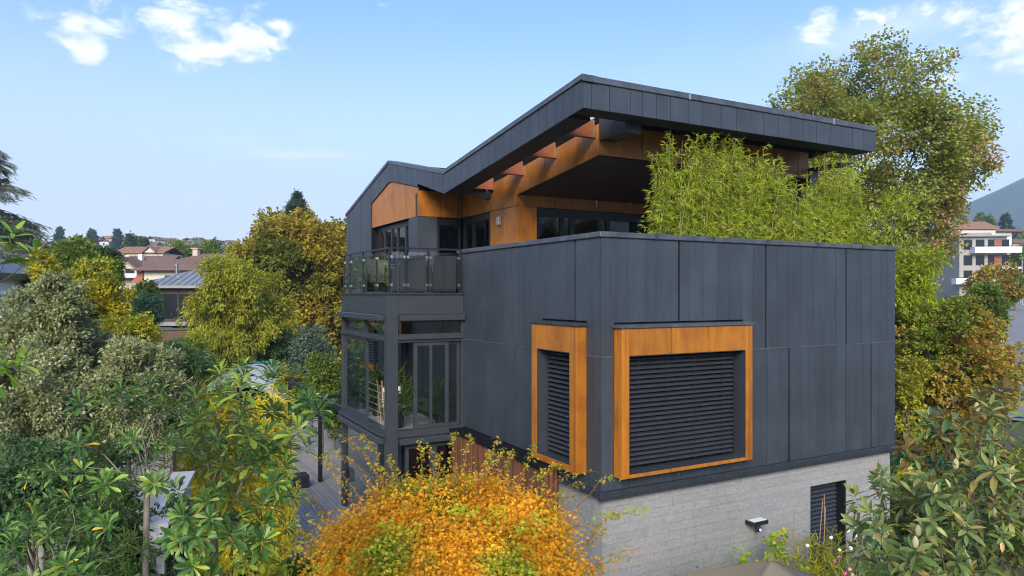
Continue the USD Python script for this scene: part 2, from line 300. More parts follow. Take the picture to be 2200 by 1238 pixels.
# the road climbing at right, on the same ground
road_c = [at(2398, 30), at(2312, 45), at(2273, 58), at(2237, 80), at(2210, 108), at(2190, 135), at(2172, 170), at(2150, 210)]
def ribbon(cs, a, b, dz, n=80):
    c = np.array(cs)[:, :2]; s = np.linspace(0, len(c) - 1, n)
    from scipy.interpolate import CubicSpline
    cc = CubicSpline(np.arange(len(c)), c)(s); t = norm(np.gradient(cc, axis=0)); nn = np.stack([-t[:, 1], t[:, 0]], 1)
    return cc, nn
cc, nn = ribbon(road_c, 0, 0, 0)
def strip(off0, off1, dz, dz1=None, i0=0, i1=None):
    c, n = cc[i0:i1], nn[i0:i1]; a = c + n * off0; b = c + n * off1
    za = ground(c[:, 0], c[:, 1]); v = np.vstack([np.c_[a, za + dz], np.c_[b, za + (dz if dz1 is None else dz1)]]); k = len(c)
    i = np.arange(k - 1); return v, np.vstack([np.c_[i, i + k, i + k + 1], np.c_[i, i + k + 1, i + 1]])[:, ::-1]
obj('road', strip(-4.2, 4.2, .10), 'asphalt', smooth=True, kind='structure', label='grey asphalt road climbing at the right edge')
kb = MB(); kb.add(*strip(-6.2, -4.45, .22)); kb.add(*strip(-4.45, -4.2, .22)); kb.add(*strip(-4.2, -4.1999, .22, .10)); kb.add(*strip(-8, -6.2, -.3, .22)); kb.add(*strip(4.2, 4.4, .2)); kb.add(*strip(4.1999, 4.2, .1, .2)); kb.add(*strip(4.4, 6, .2, -.4))
obj('pavement', kb, 'kerb_stone', kind='structure', label='pale kerb and pavement beside the road')
mk = MB()
for i in range(4, 76, 5): mk.add(*strip(-.09, .09, .106, None, i, i + 3))
mk.add(*strip(3.75, 3.9, .106))
obj('road_marking', mk, 'road_paint', kind='structure', label='white painted dashes on the climbing road')

# ------------------------------------------------------------------ THE HOUSE
R, LB, LT = 8.30, 5.71, 6.04          # box lengths
ZB, ZS, ZT = 2.72, 5.10, 7.22
house = thing('modern_house', 'large modern house clad in dark zinc with orange wood panels and grey stone base', 'house', (0, 0, 0))
rs = random.Random(3)
def ring_wall(mb, rect, holes, a, b, axes):
    P = sbox(rect[0], rect[1], rect[2], rect[3])
    for h in holes: P = P.difference(sbox(*h))
    for g in (P.geoms if hasattr(P, 'geoms') else [P]): mb.extrude(g, a, b, axes)
HB, HA, HS = (.42, 3.03, 3.26, 5.12), (.64, 3.09, 1.80, 5.14), (5.53, -.2, 6.68, 2.085)
# --- zinc walls (backing) and their trays
w = MB(); ring_wall(w, (.03, 2.62, R - .03, ZT - .02), [HB], .012, .26, 'xzy')
w.box(R - .26, R - .03, .26, 16.2, 2.62, ZT - .02)
zinc_r = obj('zinc_wall', w, 'zinc_dark', house, label='long zinc wall with the large louvred window')
w = MB(); ring_wall(w, (.262, 2.62, LT - .012, ZT - .02), [HA], .012, .26, 'yzx')
zinc_l = obj('zinc_wall', w, 'zinc_dark', house, label='side zinc wall with the narrow louvred window')
def tray(parent, poly, plane, axes, sgn=-1, proud=None, mi=None):
    """one zinc tray: polygon on a wall plane"""
    mi = rs.choice((0, 1, 1, 2, 2, 2, 3, 3, 4)) if mi is None else mi
    pr = (.014 + rs.random() * .007) if proud is None else proud
    mb = MB().extrude(poly, plane + .011, plane - pr, axes)
    return obj('zinc_panel', mb, f'zinc{mi}', parent)
def trays(parent, cuts, z0, z1, holes, plane, axes, stars=()):
    for a, b in zip(cuts[:-1], cuts[1:]):
        g0 = .024 if any(abs(a - s) < 1e-6 for s in stars) else .0025; g1 = .024 if any(abs(b - s) < 1e-6 for s in stars) else .0025
        P = sbox(a + g0, z0, b - g1, z1)
        for h in holes: P = P.difference(sbox(*h))
        for g in (P.geoms if hasattr(P, 'geoms') else [P]):
            if g.area > .003: tray(parent, g, plane, axes, mi=None)
holeB = (.262, 2.972, 3.438, 5.70); holeA = (.422, 2.972, 1.998, 5.72)
trays(zinc_r, [-.012, .18, .55, .98, 1.38, 1.77, 2.03, 2.38, 2.72, 3.05, 3.38, 3.71, 4.07, 4.4, 4.7, 5.12, 5.5, 5.85, 6.2, 6.56, 6.83, 7.1, 7.43, 7.75, 8.02, R], ZS + .012, ZT - .02, [holeB], 0, 'xzy', (1.77, 4.07, 6.56))
trays(zinc_r, [-.012, .26, .6, .95, 1.3, 1.65, 2.0, 2.35, 2.7, 3.05, 3.44, 3.75, 4.1, 4.42, 4.75, 5.12, 5.38, 5.63, 5.95, 6.25, 6.55, 6.85, 7.15, 7.43, 7.68, 7.93, R], ZB + .02, ZS - .012, [holeB], 0, 'xzy', (4.75, 7.43))
trays(zinc_l, [.016, .28, .55, .80, 1.1, 1.42, 1.74, 2.06, 2.37, 2.66, 2.96, 3.27, 3.57, 3.87, 4.15, 4.58, 4.88, 5.13, 5.42, LB + .3], ZS + .012, ZT - .02, [holeA, (5.705, 5, 7, 6.245)], 0, 'yzx', (.80, 4.58))
trays(zinc_l, [.016, .3, .42, 2.0, 2.33, 2.7, 3.1, 3.5, 3.97, 4.3, 4.63, 5.0, 5.35, LB - .01], ZB + .02, ZS - .012, [holeA, (1.36, 2, 5.75, 2.955)], 0, 'yzx', (3.1,))
for b in ((-.026, .262, -.026, -.006), (3.44, R, -.026, -.006), (-.026, -.006, -.006, .42), (-.026, -.006, 2.0, LB - .01)): obj('seam_flashing', MB().box(*b, ZS - .012, ZS + .012), 'zinc_cap', house)
m = MB(); m.box(-.06, R + .03, -.06, .03, 2.615, ZB + .012, .01); m.box(-.06, .03, .03, 1.35, 2.616, ZB + .011, .01); m.box(-.045, R + .02, -.045, .04, 2.575, 2.614)
obj('base_flashing', m, 'zinc_trim', house)
cp = MB(); cp.box(-.06, R + .06, -.06, .33, ZT - .015, ZT + .085, .012); cp.box(-.06, .33, .331, LT + .02, ZT - .014, ZT + .084, .012); cp.box(R - .33, R + .06, .331, 5.5, ZT - .014, ZT + .084, .012)
obj('parapet_coping', cp, 'zinc_cap', house)
m = MB()
for x in (1.2, 2.6, 4.07, 5.6, 7.1): m.box(x - .03, x + .03, -.064, .335, ZT - .02, ZT + .089)
obj('coping_joint', m, 'zinc_trim', house)
# --- stone base, tile by tile
w = MB(); ring_wall(w, (.07, -.15, R - .05, 2.60), [HS], .085, .34, 'xzy'); ring_wall(w, (.341, -.15, 6.0, 2.60), [], .085, .34, 'yzx')
w.box(R - .3, R - .05, .35, 16, -.15, 2.6)
stone = obj('stone_wall', w, 'grout', house, label='grey stone tile base wall under the zinc')
def tiles(x0, x1, z0, z1, hole, plane, axes, seed):
    q = random.Random(seed); h = .165; z = z1; row = 0; T = .68
    while z > z0:
        off = (row * .37) % 1 * T - T
        x = x0 + off
        while x < x1:
            a, b = max(x, x0), min(x + T, x1)
            if b - a > .02:
                P = sbox(a + .002, z - h + .002, b - .002, z - .002)
                if hole: P = P.difference(sbox(*hole))
                for g in (P.geoms if hasattr(P, 'geoms') else [P]):
                    if g.area > .002: obj('stone_tile', MB().extrude(g, plane + .001, plane - .011 - q.random() * .003, axes), f'stone{q.choice((0, 0, 1, 1, 2, 3))}', stone)
            x += T
        z -= h; row += 1
tiles(.069, R - .05, .02, 2.575, (HS[0] - .012, -1, HS[2] + .012, HS[3] + .012), .085, 'xzy', 1)
tiles(.0855, 2.2, .02, 2.575, None, .085, 'yzx', 2)
# --- shutter in the stone wall
sh = obj('louvre_window', MB().box(5.53, 6.68, .36, .40, -.1, 2.085), 'window_dark', house, label='tall dark louvred window in the stone wall')
m = MB(); m.box(5.532, 5.545, .072, .359, -.1, 2.07); m.box(6.665, 6.678, .072, .359, -.1, 2.07); m.box(5.532, 6.678, .072, .359, 2.071, 2.083)
obj('reveal', m, 'black_steel', sh)
def slats(parent, x0, x1, z0, z1, n, y, depth, tilt, axes='x', mat='slat_paint'):
    for i in range(n):
        z = z0 + (z1 - z0) * (i + .5) / n; c, s = math.cos(tilt) * depth / 2, math.sin(tilt) * depth / 2; t = .004
        prof = [(y - c, z - s), (y - c + .3 * depth, z - s + .42 * depth * math.sin(tilt) + .008), (y + c, z + s), (y + c, z + s - 2 * t), (y - c + .3 * depth, z - s + .42 * depth * math.sin(tilt) - .002), (y - c, z - s - 2 * t)]
        obj('slat', MB().extrude(Polygon(prof), x0, x1, 'yzx' if axes == 'x' else 'xzy'), mat, parent)
slats(sh, 5.56, 6.50, .02, 2.06, 22, .20, .085, .65)
# --- window boxes in orange panel
def screws(pts, ax, parent):
    m = MB()
    for p in pts:
        q = np.array(p); d = .007
        if ax == 'y': m.box(q[0] - d, q[0] + d, q[1] - .003, q[1], q[2] - d, q[2] + d)
        else: m.box(q[0] - .003, q[0], q[1] - d, q[1] + d, q[2] - d, q[2] + d)
    obj('screw_heads', m, 'steel', parent, kind='stuff')
wb = obj('window', MB().box(.42, 3.26, .30, .34, 3.03, 5.12), 'window_dark', house, label='large square louvred window in a deep orange frame')
def opanel(parent, b, i=None, c=.004): return obj('frame_panel', MB().box(*b, c), f'orange_wood{rs.choice((0, 1, 1, 2)) if i is None else i}', parent)
g = .0085
opanel(wb, (.26, .345, -.25, -.02, 2.97, 5.60)); opanel(wb, (.345 + g, .42, -.25, .02, 2.97, 5.60))
opanel(wb, (3.26, 3.34, -.25, .02, 2.97, 5.60)); opanel(wb, (3.34 + g, 3.44, -.25, -.02, 2.97, 5.60))
for a, b in ((.42, 1.38), (1.38, 2.30), (2.30, 3.26)):
    opanel(wb, (a + g, b - g, -.25, .02, 5.12, 5.60)); opanel(wb, (a + g, b - g, -.25, -.10, 2.97, 3.035))
obj('cap_flashing', MB().box(.22, 3.48, -.28, -.015, 5.603, 5.665, .006), 'zinc_cap', wb)
m = MB(); m.box(.421, .43, -.245, .30, 3.04, 5.118); m.box(3.25, 3.259, -.245, .30, 3.04, 5.118); m.box(.43, 3.25, -.24, .30, 5.108, 5.118)
obj('reveal', m, 'frame_paint', wb)
obj('sill', MB().extrude(Polygon([(-.245, 3.037), (.3, 3.075), (.3, 3.0), (-.09, 3.0), (-.09, 3.03)]), .43, 3.25, 'yzx'), 'frame_paint', wb)
slats(wb, .45, 3.13, 3.12, 5.10, 23, -.01, .095, .50)
m = MB()
for x in (.75, 1.45, 2.12, 2.85): m.tube([(x, -.062, 3.1), (x, -.062, 5.1)], .004, 4)
m.box(3.14, 3.16, -.03, .03, 3.1, 5.1)
obj('slat_cord', m, 'black_steel', wb)
screws([(x, -.2505, z) for x in (.30, .385, 3.30, 3.39) for z in (3.0, 3.65, 4.3, 4.95, 5.57)] + [(x, -.2505, z) for x in (1.34, 1.42, 2.26, 2.34) for z in (5.15, 3.0)], 'y', wb)
wa = obj('window', MB().box(.30, .34, .64, 1.80, 3.09, 5.14), 'window_dark', house, label='narrow tall louvred window in a deep orange frame')
opanel(wa, (-.25, -.02, .42, .52, 2.97, 5.62)); opanel(wa, (-.25, .02, .52 + g, .64, 2.97, 5.62)); opanel(wa, (-.25, .02, 1.80, 2.0, 2.97, 5.62))
opanel(wa, (-.25, .02, .64 + g, 1.80 - g, 5.14, 5.62)); opanel(wa, (-.25, -.1, .64 + g, 1.80 - g, 2.97, 3.095))
obj('cap_flashing', MB().box(-.28, -.015, .38, 2.04, 5.623, 5.685, .006), 'zinc_trim', wa)
m = MB(); m.box(-.245, .3, .641, .65, 3.1, 5.138); m.box(-.245, .3, 1.79, 1.799, 3.1, 5.138); m.box(-.24, .3, .65, 1.79, 5.128, 5.138)
obj('reveal', m, 'frame_paint', wa)
obj('sill', MB().extrude(Polygon([(-.245, 3.097), (.3, 3.13), (.3, 3.0), (-.09, 3.0), (-.09, 3.09)]), .65, 1.79, 'xzy'), 'frame_paint', wa)
slats(wa, .66, 1.72, 3.16, 5.12, 22, -.01, .095, .50, 'y')
screws([(-.2505, y, z) for y in (.47, .57, 1.84, 1.95) for z in (3.0, 3.65, 4.3, 4.95, 5.57)], 'x', wa)
# --- slatted lean-to on the side wall
lt = obj('timber_store', MB().box(-.33, .0, 1.42, 5.6, -.05, 2.86), 'interior_dark', house, label='low timber slatted store along the side wall')
obj('store_roof', MB().box(-.43, -.018, 1.36, 5.66, 2.862, 2.945, .008), 'zinc_dark', lt)
y = 1.44
for i in range(46):
    obj('timber_slat', MB().box(-.375, -.332, y, y + .055, -.05, 2.855), rs.choice(('timber_slat', 'timber_slat1')), lt); y += .091
for i in range(3): obj('timber_slat', MB().box(-.30 + i * .1, -.245 + i * .1, 1.378, 1.418, -.05, 2.855), rs.choice(('timber_slat', 'timber_slat1')), lt)
# --- floors and rooms inside
m = MB(); m.box(.28, R - .27, .28, 5.59, 6.02, 6.17); m.box(.28, R - .27, 5.60, 16.2, 6.02, 6.17); m.box(.02, 8.0, 8.7, 8.72, 6.171, 6.175)
obj('terrace_floor', m, 'bay_floor', house)
m = MB(); m.box(.35, R - .35, .5, 16, 2.45, 2.6); m.box(6, 6.2, .5, 16, -.1, 6); m.box(.4, 6, 2.6, 2.75, 2.61, 6.0); m.box(5.0, 5.1, 9, 16, 6.18, 9.0); m.box(2.0, 8, 7.6, 7.7, 6.18, 8.9)
obj('inner_wall', m, 'interior_dark', house)
# --- roof
def rz(y):
    ys, zs = [.57, 6.96, 11.4, 16.3], [10.13, 9.36, 10.35, 9.15]; return float(np.interp(y, ys, zs))
slab = lambda y0, y1, t: Polygon([(a, rz(a)) for a in [y0] + [k for k in (6.96, 11.4) if y0 < k < y1] + [y1]] + [(a, rz(a) - t) for a in [y1] + [k for k in (11.4, 6.96) if y0 < k < y1] + [y0]])
m = MB(); m.extrude(slab(1.13, 6.96, .16), 1.40, R + .12, 'yzx'); m.extrude(slab(6.965, 16.28, .2), .03, R + .12, 'yzx')
roof = obj('roof', m, 'zinc_dark', house, label='folded dark zinc roof with deep overhang')
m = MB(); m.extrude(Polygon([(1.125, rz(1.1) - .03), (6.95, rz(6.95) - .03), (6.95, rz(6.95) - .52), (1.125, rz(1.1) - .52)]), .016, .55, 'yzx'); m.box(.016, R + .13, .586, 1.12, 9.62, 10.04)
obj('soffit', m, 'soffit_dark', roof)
# side fascia trays
ys = [.585, .88, 1.2, 1.5, 1.81, 2.13, 2.47, 2.84, 3.27, 3.63, 4.01, 4.39, 4.75, 5.13, 5.5, 5.87, 6.25, 6.6, 6.96]
for a, b in zip(ys[:-1], ys[1:]):
    tray(roof, Polygon([(a + .007, rz(a) - .53), (b - .007, rz(b) - .53), (b - .007, rz(b) - .005), (a + .007, rz(a) - .005)]), .0, 'yzx', proud=.012 + rs.random() * .004)
xs = [.0, .19, .6, 1.09, 1.37, 1.72, 2.07, 2.55, 2.92, 3.44, 3.85, 4.25, 4.65, 5.1, 5.5, 5.9, 6.35, 6.8, 7.2, 7.6, 8.0, R + .15]
for a, b in zip(xs[:-1], xs[1:]):
    tray(roof, sbox(a + .006, 9.61, b - .006, 10.10), .58, 'xzy', proud=.012 + rs.random() * .004)
# verge coping
def edge(pts, mb, w0, w1, h0, h1):
    for (y0, z0), (y1, z1) in zip(pts[:-1], pts[1:]): mb.extrude(Polygon([(y0, z0 + h0), (y1, z1 + h0), (y1, z1 + h1), (y0, z0 + h1)]), w0, w1, 'yzx')
m = MB(); edge([(.53, rz(.53)), (6.96, 9.36), (11.4, 10.35), (16.36, 9.14)], m, -.045, .30, -.012, .085); m.box(.301, R + .19, .535, .85, 10.09, 10.212, .01); m.box(-.0449, .3, .52, .5299, 10.09, 10.2)
obj('roof_coping', m, 'zinc_cap', roof)
m = MB()
for x in (2.55, 6.9): m.box(x - .02, x + .02, .531, .86, 10.085, 10.216)
obj('coping_joint', m, 'galvanised', roof)
# wood purlins and zinc beams under the overhang
for i, (y, zb) in enumerate(((2.15, 9.51), (3.7, 9.34), (5.23, 9.17), (6.83, 9.01))):
    obj('purlin', MB().box(.551, 1.385, y, y + .12, zb, rz(y) - .05, .006), 'beam_wood', roof)
    if i < 3: obj('purlin_plate', MB().box(1.36, 1.386, y - .02, y - .002, zb, rz(y) - .06), 'steel', roof)
obj('roof_beam', MB().box(1.39, 1.80, 1.121, 2.0, 9.43, rz(1.5) - .12), 'zinc1', roof)
obj('roof_beam', MB().box(7.91, 8.3, 1.121, 5.6, 9.40, rz(5.6) - .17), 'zinc1', roof)
obj('zinc_pier', MB().box(7.93, 8.26, 2.0, 5.55, 6.18, 9.39), 'zinc1', house)
# --- orange band: side face (x 1.4) and front face (y 2.02)
top = lambda y: rz(y) - .17
band = obj('wood_cladding', MB().extrude(Polygon([(2.06, 9.15), (5.6, 8.75), (5.6, 6.18), (7.06, 6.18), (7.06, 8.45), (8.9, 8.45), (8.9, top(8.9)), (6.96, top(6.96)), (2.06, top(2.06))]), 1.415, 1.60, 'yzx').box(1.61, 7.9, 2.035, 2.2, 9.15, rz(2.2) - .18), 'interior_dark', house, label='orange wood panel cladding under the roof')
zl = lambda y: np.interp(y, [2.02, 5.59], [9.13, 8.73])
ys = [2.02, 2.88, 4.24, 5.59]
for a, b in zip(ys[:-1], ys[1:]):
    obj('wood_panel', MB().extrude(Polygon([(a + (0 if a == 2.02 else g), zl(a)), (b - g, zl(b)), (b - g, top(b)), (a + (0 if a == 2.02 else g), top(a))]), 1.40, 1.414, 'yzx'), f'orange_wood{rs.choice((0, 1, 2))}', band)
for a, b in ((5.59, 6.32), (6.32, 7.08), (7.08, 7.57), (7.57, 8.42), (8.42, 8.905)):
    zb = 8.45
    obj('wood_panel', MB().extrude(Polygon([(a + g, zb + g), (b - g, zb + g), (b - g, top(b)), (a + g, top(a))]), 1.40, 1.414, 'yzx'), f'orange_wood{rs.choice((0, 1, 2))}', band)
for a, b in ((5.59, 6.32), (6.32, 7.08)):
    obj('wood_panel', MB().box(1.40, 1.414, a + g, b - g, 6.18, 8.45 - g), f'orange_wood{rs.choice((1, 2))}', band)
for a, b in zip([1.415, 2.56, 3.89, 5.04, 6.27, 7.53], [2.56, 3.89, 5.04, 6.27, 7.53, 7.9]):
    obj('wood_panel', MB().box(a + g, b - g, 2.02, 2.034, 9.13, rz(2.02) - .17), f'orange_wood{rs.choice((0, 1, 2))}', band)
# pillar front, wall above the terrace glazing
obj('wood_panel', MB().box(1.415, 1.99, 5.58, 5.60, 6.18, 8.44), 'orange_wood1', band)
for a, b in zip([1.415, 2.56, 3.89, 5.04, 6.27], [2.56, 3.89, 5.04, 6.27, 7.9]): obj('wood_panel', MB().box(a + g, b - g, 5.58, 5.60, 8.44 + g, 8.74), 'orange_wood0', band)
obj('wood_panel', MB().box(1.60, 1.99, 5.61, 7.0, 6.18, 8.6), 'orange_wood0', band)
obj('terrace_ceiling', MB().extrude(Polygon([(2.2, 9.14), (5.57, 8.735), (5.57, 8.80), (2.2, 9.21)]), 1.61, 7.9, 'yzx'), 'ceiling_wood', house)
# terrace glazing
tg = obj('terrace_glazing', MB().box(1.995, 7.9, 5.66, 5.72, 8.22, 8.438).box(1.995, 2.10, 5.66, 5.72, 6.18, 8.22), 'black_steel', house, label='dark glazed terrace doors under the wood soffit')
for x in (2.75, 3.05, 3.95, 4.25, 5.3, 5.6, 6.6, 6.9): obj('door_stile', MB().box(x, x + .12, 5.645, 5.72, 6.18, 8.22), 'black_steel', tg)
for a, b in zip([2.1, 2.87, 3.17, 4.07, 4.37, 5.42, 5.72, 6.72, 7.02], [2.75, 3.05, 3.95, 4.25, 5.3, 5.6, 6.6, 6.9, 7.9]): obj('pane', MB().box(a, b, 5.685, 5.695, 6.2, 8.22), 'dark_pane', tg)
# balcony recess: R wall at y 8.91 and its windows, L windows at x 1.4
rec = obj('wood_cladding', MB().box(.012, 1.40, 8.93, 9.10, 8.45, 9.10), 'interior_dark', house, label='orange wood panels over the recessed balcony doors')
for a, b in ((.0, .72), (.72, 1.27), (1.27, 1.398)): obj('wood_panel', MB().box(a + (.001 if a == 0 else g), b - g, 8.91, 8.929, 8.44, 9.17), f'orange_wood{rs.choice((0, 1))}', rec)
obj('zinc_pier', MB().box(.002, .62, 8.93, 9.62, 6.18, 8.435), 'zinc1', house)
dr = obj('balcony_door', MB().box(.62, 1.40, 9.0, 9.06, 8.22, 8.43).box(.62, .72, 9.0, 9.06, 6.18, 8.22).box(1.32, 1.40, 9.0, 9.06, 6.18, 8.22), 'black_steel', house)
obj('pane', MB().box(.72, 1.32, 9.02, 9.03, 6.2, 8.22), 'dark_pane', dr)
dr = obj('balcony_door', MB().box(1.43, 1.50, 7.08, 8.9, 8.25, 8.44).box(1.43, 1.50, 8.70, 8.9, 6.18, 8.25).box(1.43, 1.50, 7.081, 7.2, 6.18, 8.25).box(1.43, 1.50, 8.1, 8.3, 6.18, 8.25), 'black_steel', house)
obj('pane', MB().box(1.45, 1.46, 7.2, 8.1, 6.2, 8.25), 'dark_pane', dr); obj('pane', MB().box(1.45, 1.46, 8.3, 8.7, 6.2, 8.25), 'dark_pane', dr)
for p in ((1.0, 9.8, 8.30), (2.4, 8.1, 8.3), (3.6, 6.5, 8.32)): obj('downlight', MB().box(p[0] - .03, p[0] + .03, p[1] - .03, p[1] + .03, p[2], p[2] + .02), 'downlight', house)
# --- left facade, zinc with the gable panels
lf = MB(); lf.extrude(Polygon([(9.64, 6.0), (9.64, 8.44), (13.24, 8.44), (13.24, 2.6), (16.25, 2.6), (16.25, rz(16.25) - .21), (11.4, rz(11.4) - .21), (8.93, rz(8.93) - .21), (8.93, 8.45), (9.6, 8.45), (9.6, 8.44)]).buffer(0), .03, .25, 'yzx')
lf.box(.03, .25, 6.05, 13.23, -.1, 2.61); lf.extrude(Polygon([(6.05, 2.62), (6.05, 5.98), (16.2, 5.98), (16.2, 5.0), (9.9, 5.0), (9.9, 2.62)]), .03, .25, 'yzx')
lf.box(.03, .25, 9.9, 16.2, -.1, 5.0); lf.box(.26, 8.2, 16.0, 16.2, -.1, 9.0)
facade = obj('zinc_wall', lf, 'zinc_dark', house, label='left zinc facade under the small gable')
def go(y): return float(np.interp(y, [8.91, 11.3, 13.24], [9.26, 9.76, 9.26]))
ys = [6.97, 7.35, 7.75, 8.2, 8.6, 8.91]
for a, b in zip(ys[:-1], ys[1:]): tray(facade, Polygon([(a + .004, rz(a) - .53 + (a - 6.96) * .05), (b - .004, rz(b) - .53 + (b - 6.96) * .05), (b - .004, rz(b) - .005), (a + .004, rz(a) - .005)]), 0, 'yzx')
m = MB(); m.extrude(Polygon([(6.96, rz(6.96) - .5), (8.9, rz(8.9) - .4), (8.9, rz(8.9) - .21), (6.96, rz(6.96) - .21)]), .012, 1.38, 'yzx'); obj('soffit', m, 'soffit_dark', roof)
ys = [8.91, 9.3, 9.75, 10.2, 10.6, 11.0, 11.4, 11.8, 12.2, 12.6, 13.0, 13.24]
for a, b in zip(ys[:-1], ys[1:]): tray(facade, Polygon([(a + .004, go(a) + .012), (b - .004, go(b) + .012), (b - .004, rz(b) - .005), (a + .004, rz(a) - .005)]), 0, 'yzx')
ys = [13.25, 13.7, 14.1, 14.5, 14.95, 15.4, 15.85, 16.28]
for a, b in zip(ys[:-1], ys[1:]):
    tray(facade, Polygon([(a + .004, 5.99), (b - .004, 5.99), (b - .004, rz(b) - .005), (a + .004, rz(a) - .005)]), 0, 'yzx')
ys = [9.95, 10.4, 10.8, 11.2, 11.6, 12.0, 12.45, 13.9, 14.3, 14.75, 15.2, 15.7, 16.28]
for a, b in zip(ys[:-1], ys[1:]): tray(facade, sbox(a + .004, .0, b - .004, 5.96).difference(sbox(12.47, 3.7, 13.88, 5.2)), 0, 'yzx')
ys = [6.05, 6.5, 7.0, 7.5, 8.0, 8.5, 9.0, 9.5, 9.95]
for a, b in zip(ys[:-1], ys[1:]): tray(facade, sbox(a + .004, 2.75, b - .004, 5.96), 0, 'yzx')
lw = obj('louvre_window', MB().box(-.02, .02, 12.5, 13.86, 3.74, 5.16), 'window_dark', house); obj('frame_panel', MB().box(-.2, .0, 12.48, 13.88, 3.66, 3.86), 'orange_wood2', lw); obj('frame_panel', MB().box(-.2, .0, 12.48, 13.88, 5.16, 5.4), 'orange_wood1', lw)
slats(lw, 12.5, 13.85, 3.88, 5.14, 14, -.08, .08, .4, 'y')
ys = [13.24, 12.63, 11.22, 9.83, 8.912]
gab = obj('wood_cladding', MB().extrude(Polygon([(8.94, 8.46), (13.22, 8.46), (13.22, 9.24), (11.3, 9.74), (8.94, 9.24)]), .03, .029, 'yzx'), 'interior_dark', house, label='orange wood gable panels on the left facade')
for b, a in zip(ys[:-1], ys[1:]):
    pts = [(a + g, 8.445), (b - g, 8.445), (b - g, go(b) - .01)] + ([(11.3, go(11.3) - .01)] if a < 11.3 < b else []) + [(a + g, go(a) - .01)]
    obj('wood_panel', MB().extrude(Polygon(pts), .018, .029, 'yzx'), f'orange_wood{rs.choice((1, 2))}', gab)
obj('zinc_pier', MB().box(.004, .3, 9.0, 9.64, 6.2, 8.43), 'zinc2', house)
obj('zinc_panel', MB().box(.01, .17, 9.645, 13.235, 6.18, 7.08), 'zinc3', house); sw = obj('strip_window', MB().box(.18, .24, 9.64, 13.24, 8.28, 8.435).box(.18, .24, 9.64, 13.24, 6.18, 6.28), 'black_steel', house, label='dark strip window below the orange gable')
for y in (9.64, 10.3, 11.05, 11.6, 12.3, 12.8, 13.14): obj('mullion', MB().box(.16, .25, y, y + .1, 6.28, 8.28), 'black_steel', sw)
for a, b in zip((9.74, 10.4, 11.15, 11.7, 12.4, 12.9), (10.3, 11.05, 11.6, 12.3, 12.8, 13.14)): obj('pane', MB().box(.2, .21, a, b, 6.28, 8.28), 'dark_pane', sw)
# --- glazed bay, x -1.97..0, y 5.71..9.75
BX, BY0, BY1 = -1.97, 5.71, 9.76
bay = obj('bay_window', MB().box(BX, BX + .26, BY0, BY0 + .25, -.1, 6.19, .008), 'frame_paint', house, label='two storey glazed bay below the balcony')
for b in ((BX, BX + .12, BY1 - .12, BY1, -.1, 5.72), (-.07, -.015, BY0, BY0 + .12, -.1, 5.72), (-.12, -.015, BY1 - .1, BY1, -.1, 5.72)): obj('post', MB().box(*b, .005), 'frame_paint', bay)
m = MB(); m.box(BX + .26, -.02, BY0 + .008, BY0 + .2, 5.72, 6.19); m.box(BX + .008, BX + .2, BY0 + .25, BY1, 5.72, 6.19); m.box(BX + .2, -.02, BY1 - .2, BY1, 5.72, 6.19); m.box(BX + .2, -.02, BY0 + .2, BY1 - .2, 6.0, 6.18)
obj('balcony_slab', m, 'frame_paint', bay)
m = MB(); m.box(BX - .03, -.02, BY0 - .03, BY0 + .3, 6.192, 6.235); m.box(BX - .03, BX + .3, BY0 + .301, BY1 + .02, 6.192, 6.235); m.box(BX + .3, .0, BY0 + .3, BY1, 6.19, 6.22)
obj('slab_edge', m, 'zinc_trim', bay)
for pz in (5.57, 2.66):
    obj('awning_box', MB().box(BX + .27, -.03, BY0 - .12, BY0 + .006, pz, pz + .14, .012), 'frame_paint', bay)
    obj('awning_box', MB().box(BX - .12, BX + .006, BY0 + .26, BY1, pz, pz + .14, .012), 'frame_paint', bay)
# right face
for nm_, b in (('transom', (BX + .26, -.071, BY0 + .02, BY0 + .14, 5.06, 5.25)), ('transom_lip', (BX + .26, -.071, BY0 - .04, BY0 + .019, 5.13, 5.19)), ('window_sill', (BX + .26, -.071, BY0 + .01, BY0 + .2, 2.82, 2.98)), ('transom', (BX + .26, -.071, BY0 + .03, BY0 + .12, 5.54, 5.72))): obj(nm_, MB().box(*b), 'frame_paint', bay)
obj('pane', MB().box(BX + .26, -.07, BY0 + .07, BY0 + .08, 5.25, 5.55), 'pane', bay)
def leaf(x0, x1, y, z0, z1, st, parent, mid=None, along='x'):
    d = .05
    bx = (lambda a, b, c, e: (a, b, y, y + d, c, e)) if along == 'x' else (lambda a, b, c, e: (y, y + d, a, b, c, e))
    m = MB()
    for a, b, c, e in ((x0, x0 + st, z0, z1), (x1 - st, x1, z0, z1), (x0 + st, x1 - st, z0, z0 + st), (x0 + st, x1 - st, z1 - st, z1)): m.box(*bx(a, b, c, e))
    if mid: m.box(*bx(mid - .03, mid + .03, z0 + st, z1 - st))
    p = obj('sliding_sash', m, 'frame_paint', parent)
    q = (x0 + st, x1 - st, y + .02, y + .028, z0 + st, z1 - st) if along == 'x' else (y + .02, y + .028, x0 + st, x1 - st, z0 + st, z1 - st)
    obj('pane', MB().box(*q), 'pane', p)
leaf(-1.30, -.40, BY0 + .06, 2.985, 5.055, .09, bay, -.86); leaf(-.46, -.075, BY0 + .13, 2.985, 5.055, .07, bay)
leaf(-1.5, -.8, BY0 + .08, .1, 2.6, .08, bay); leaf(-.79, -.08, BY0 + .08, .1, 2.6, .08, bay)
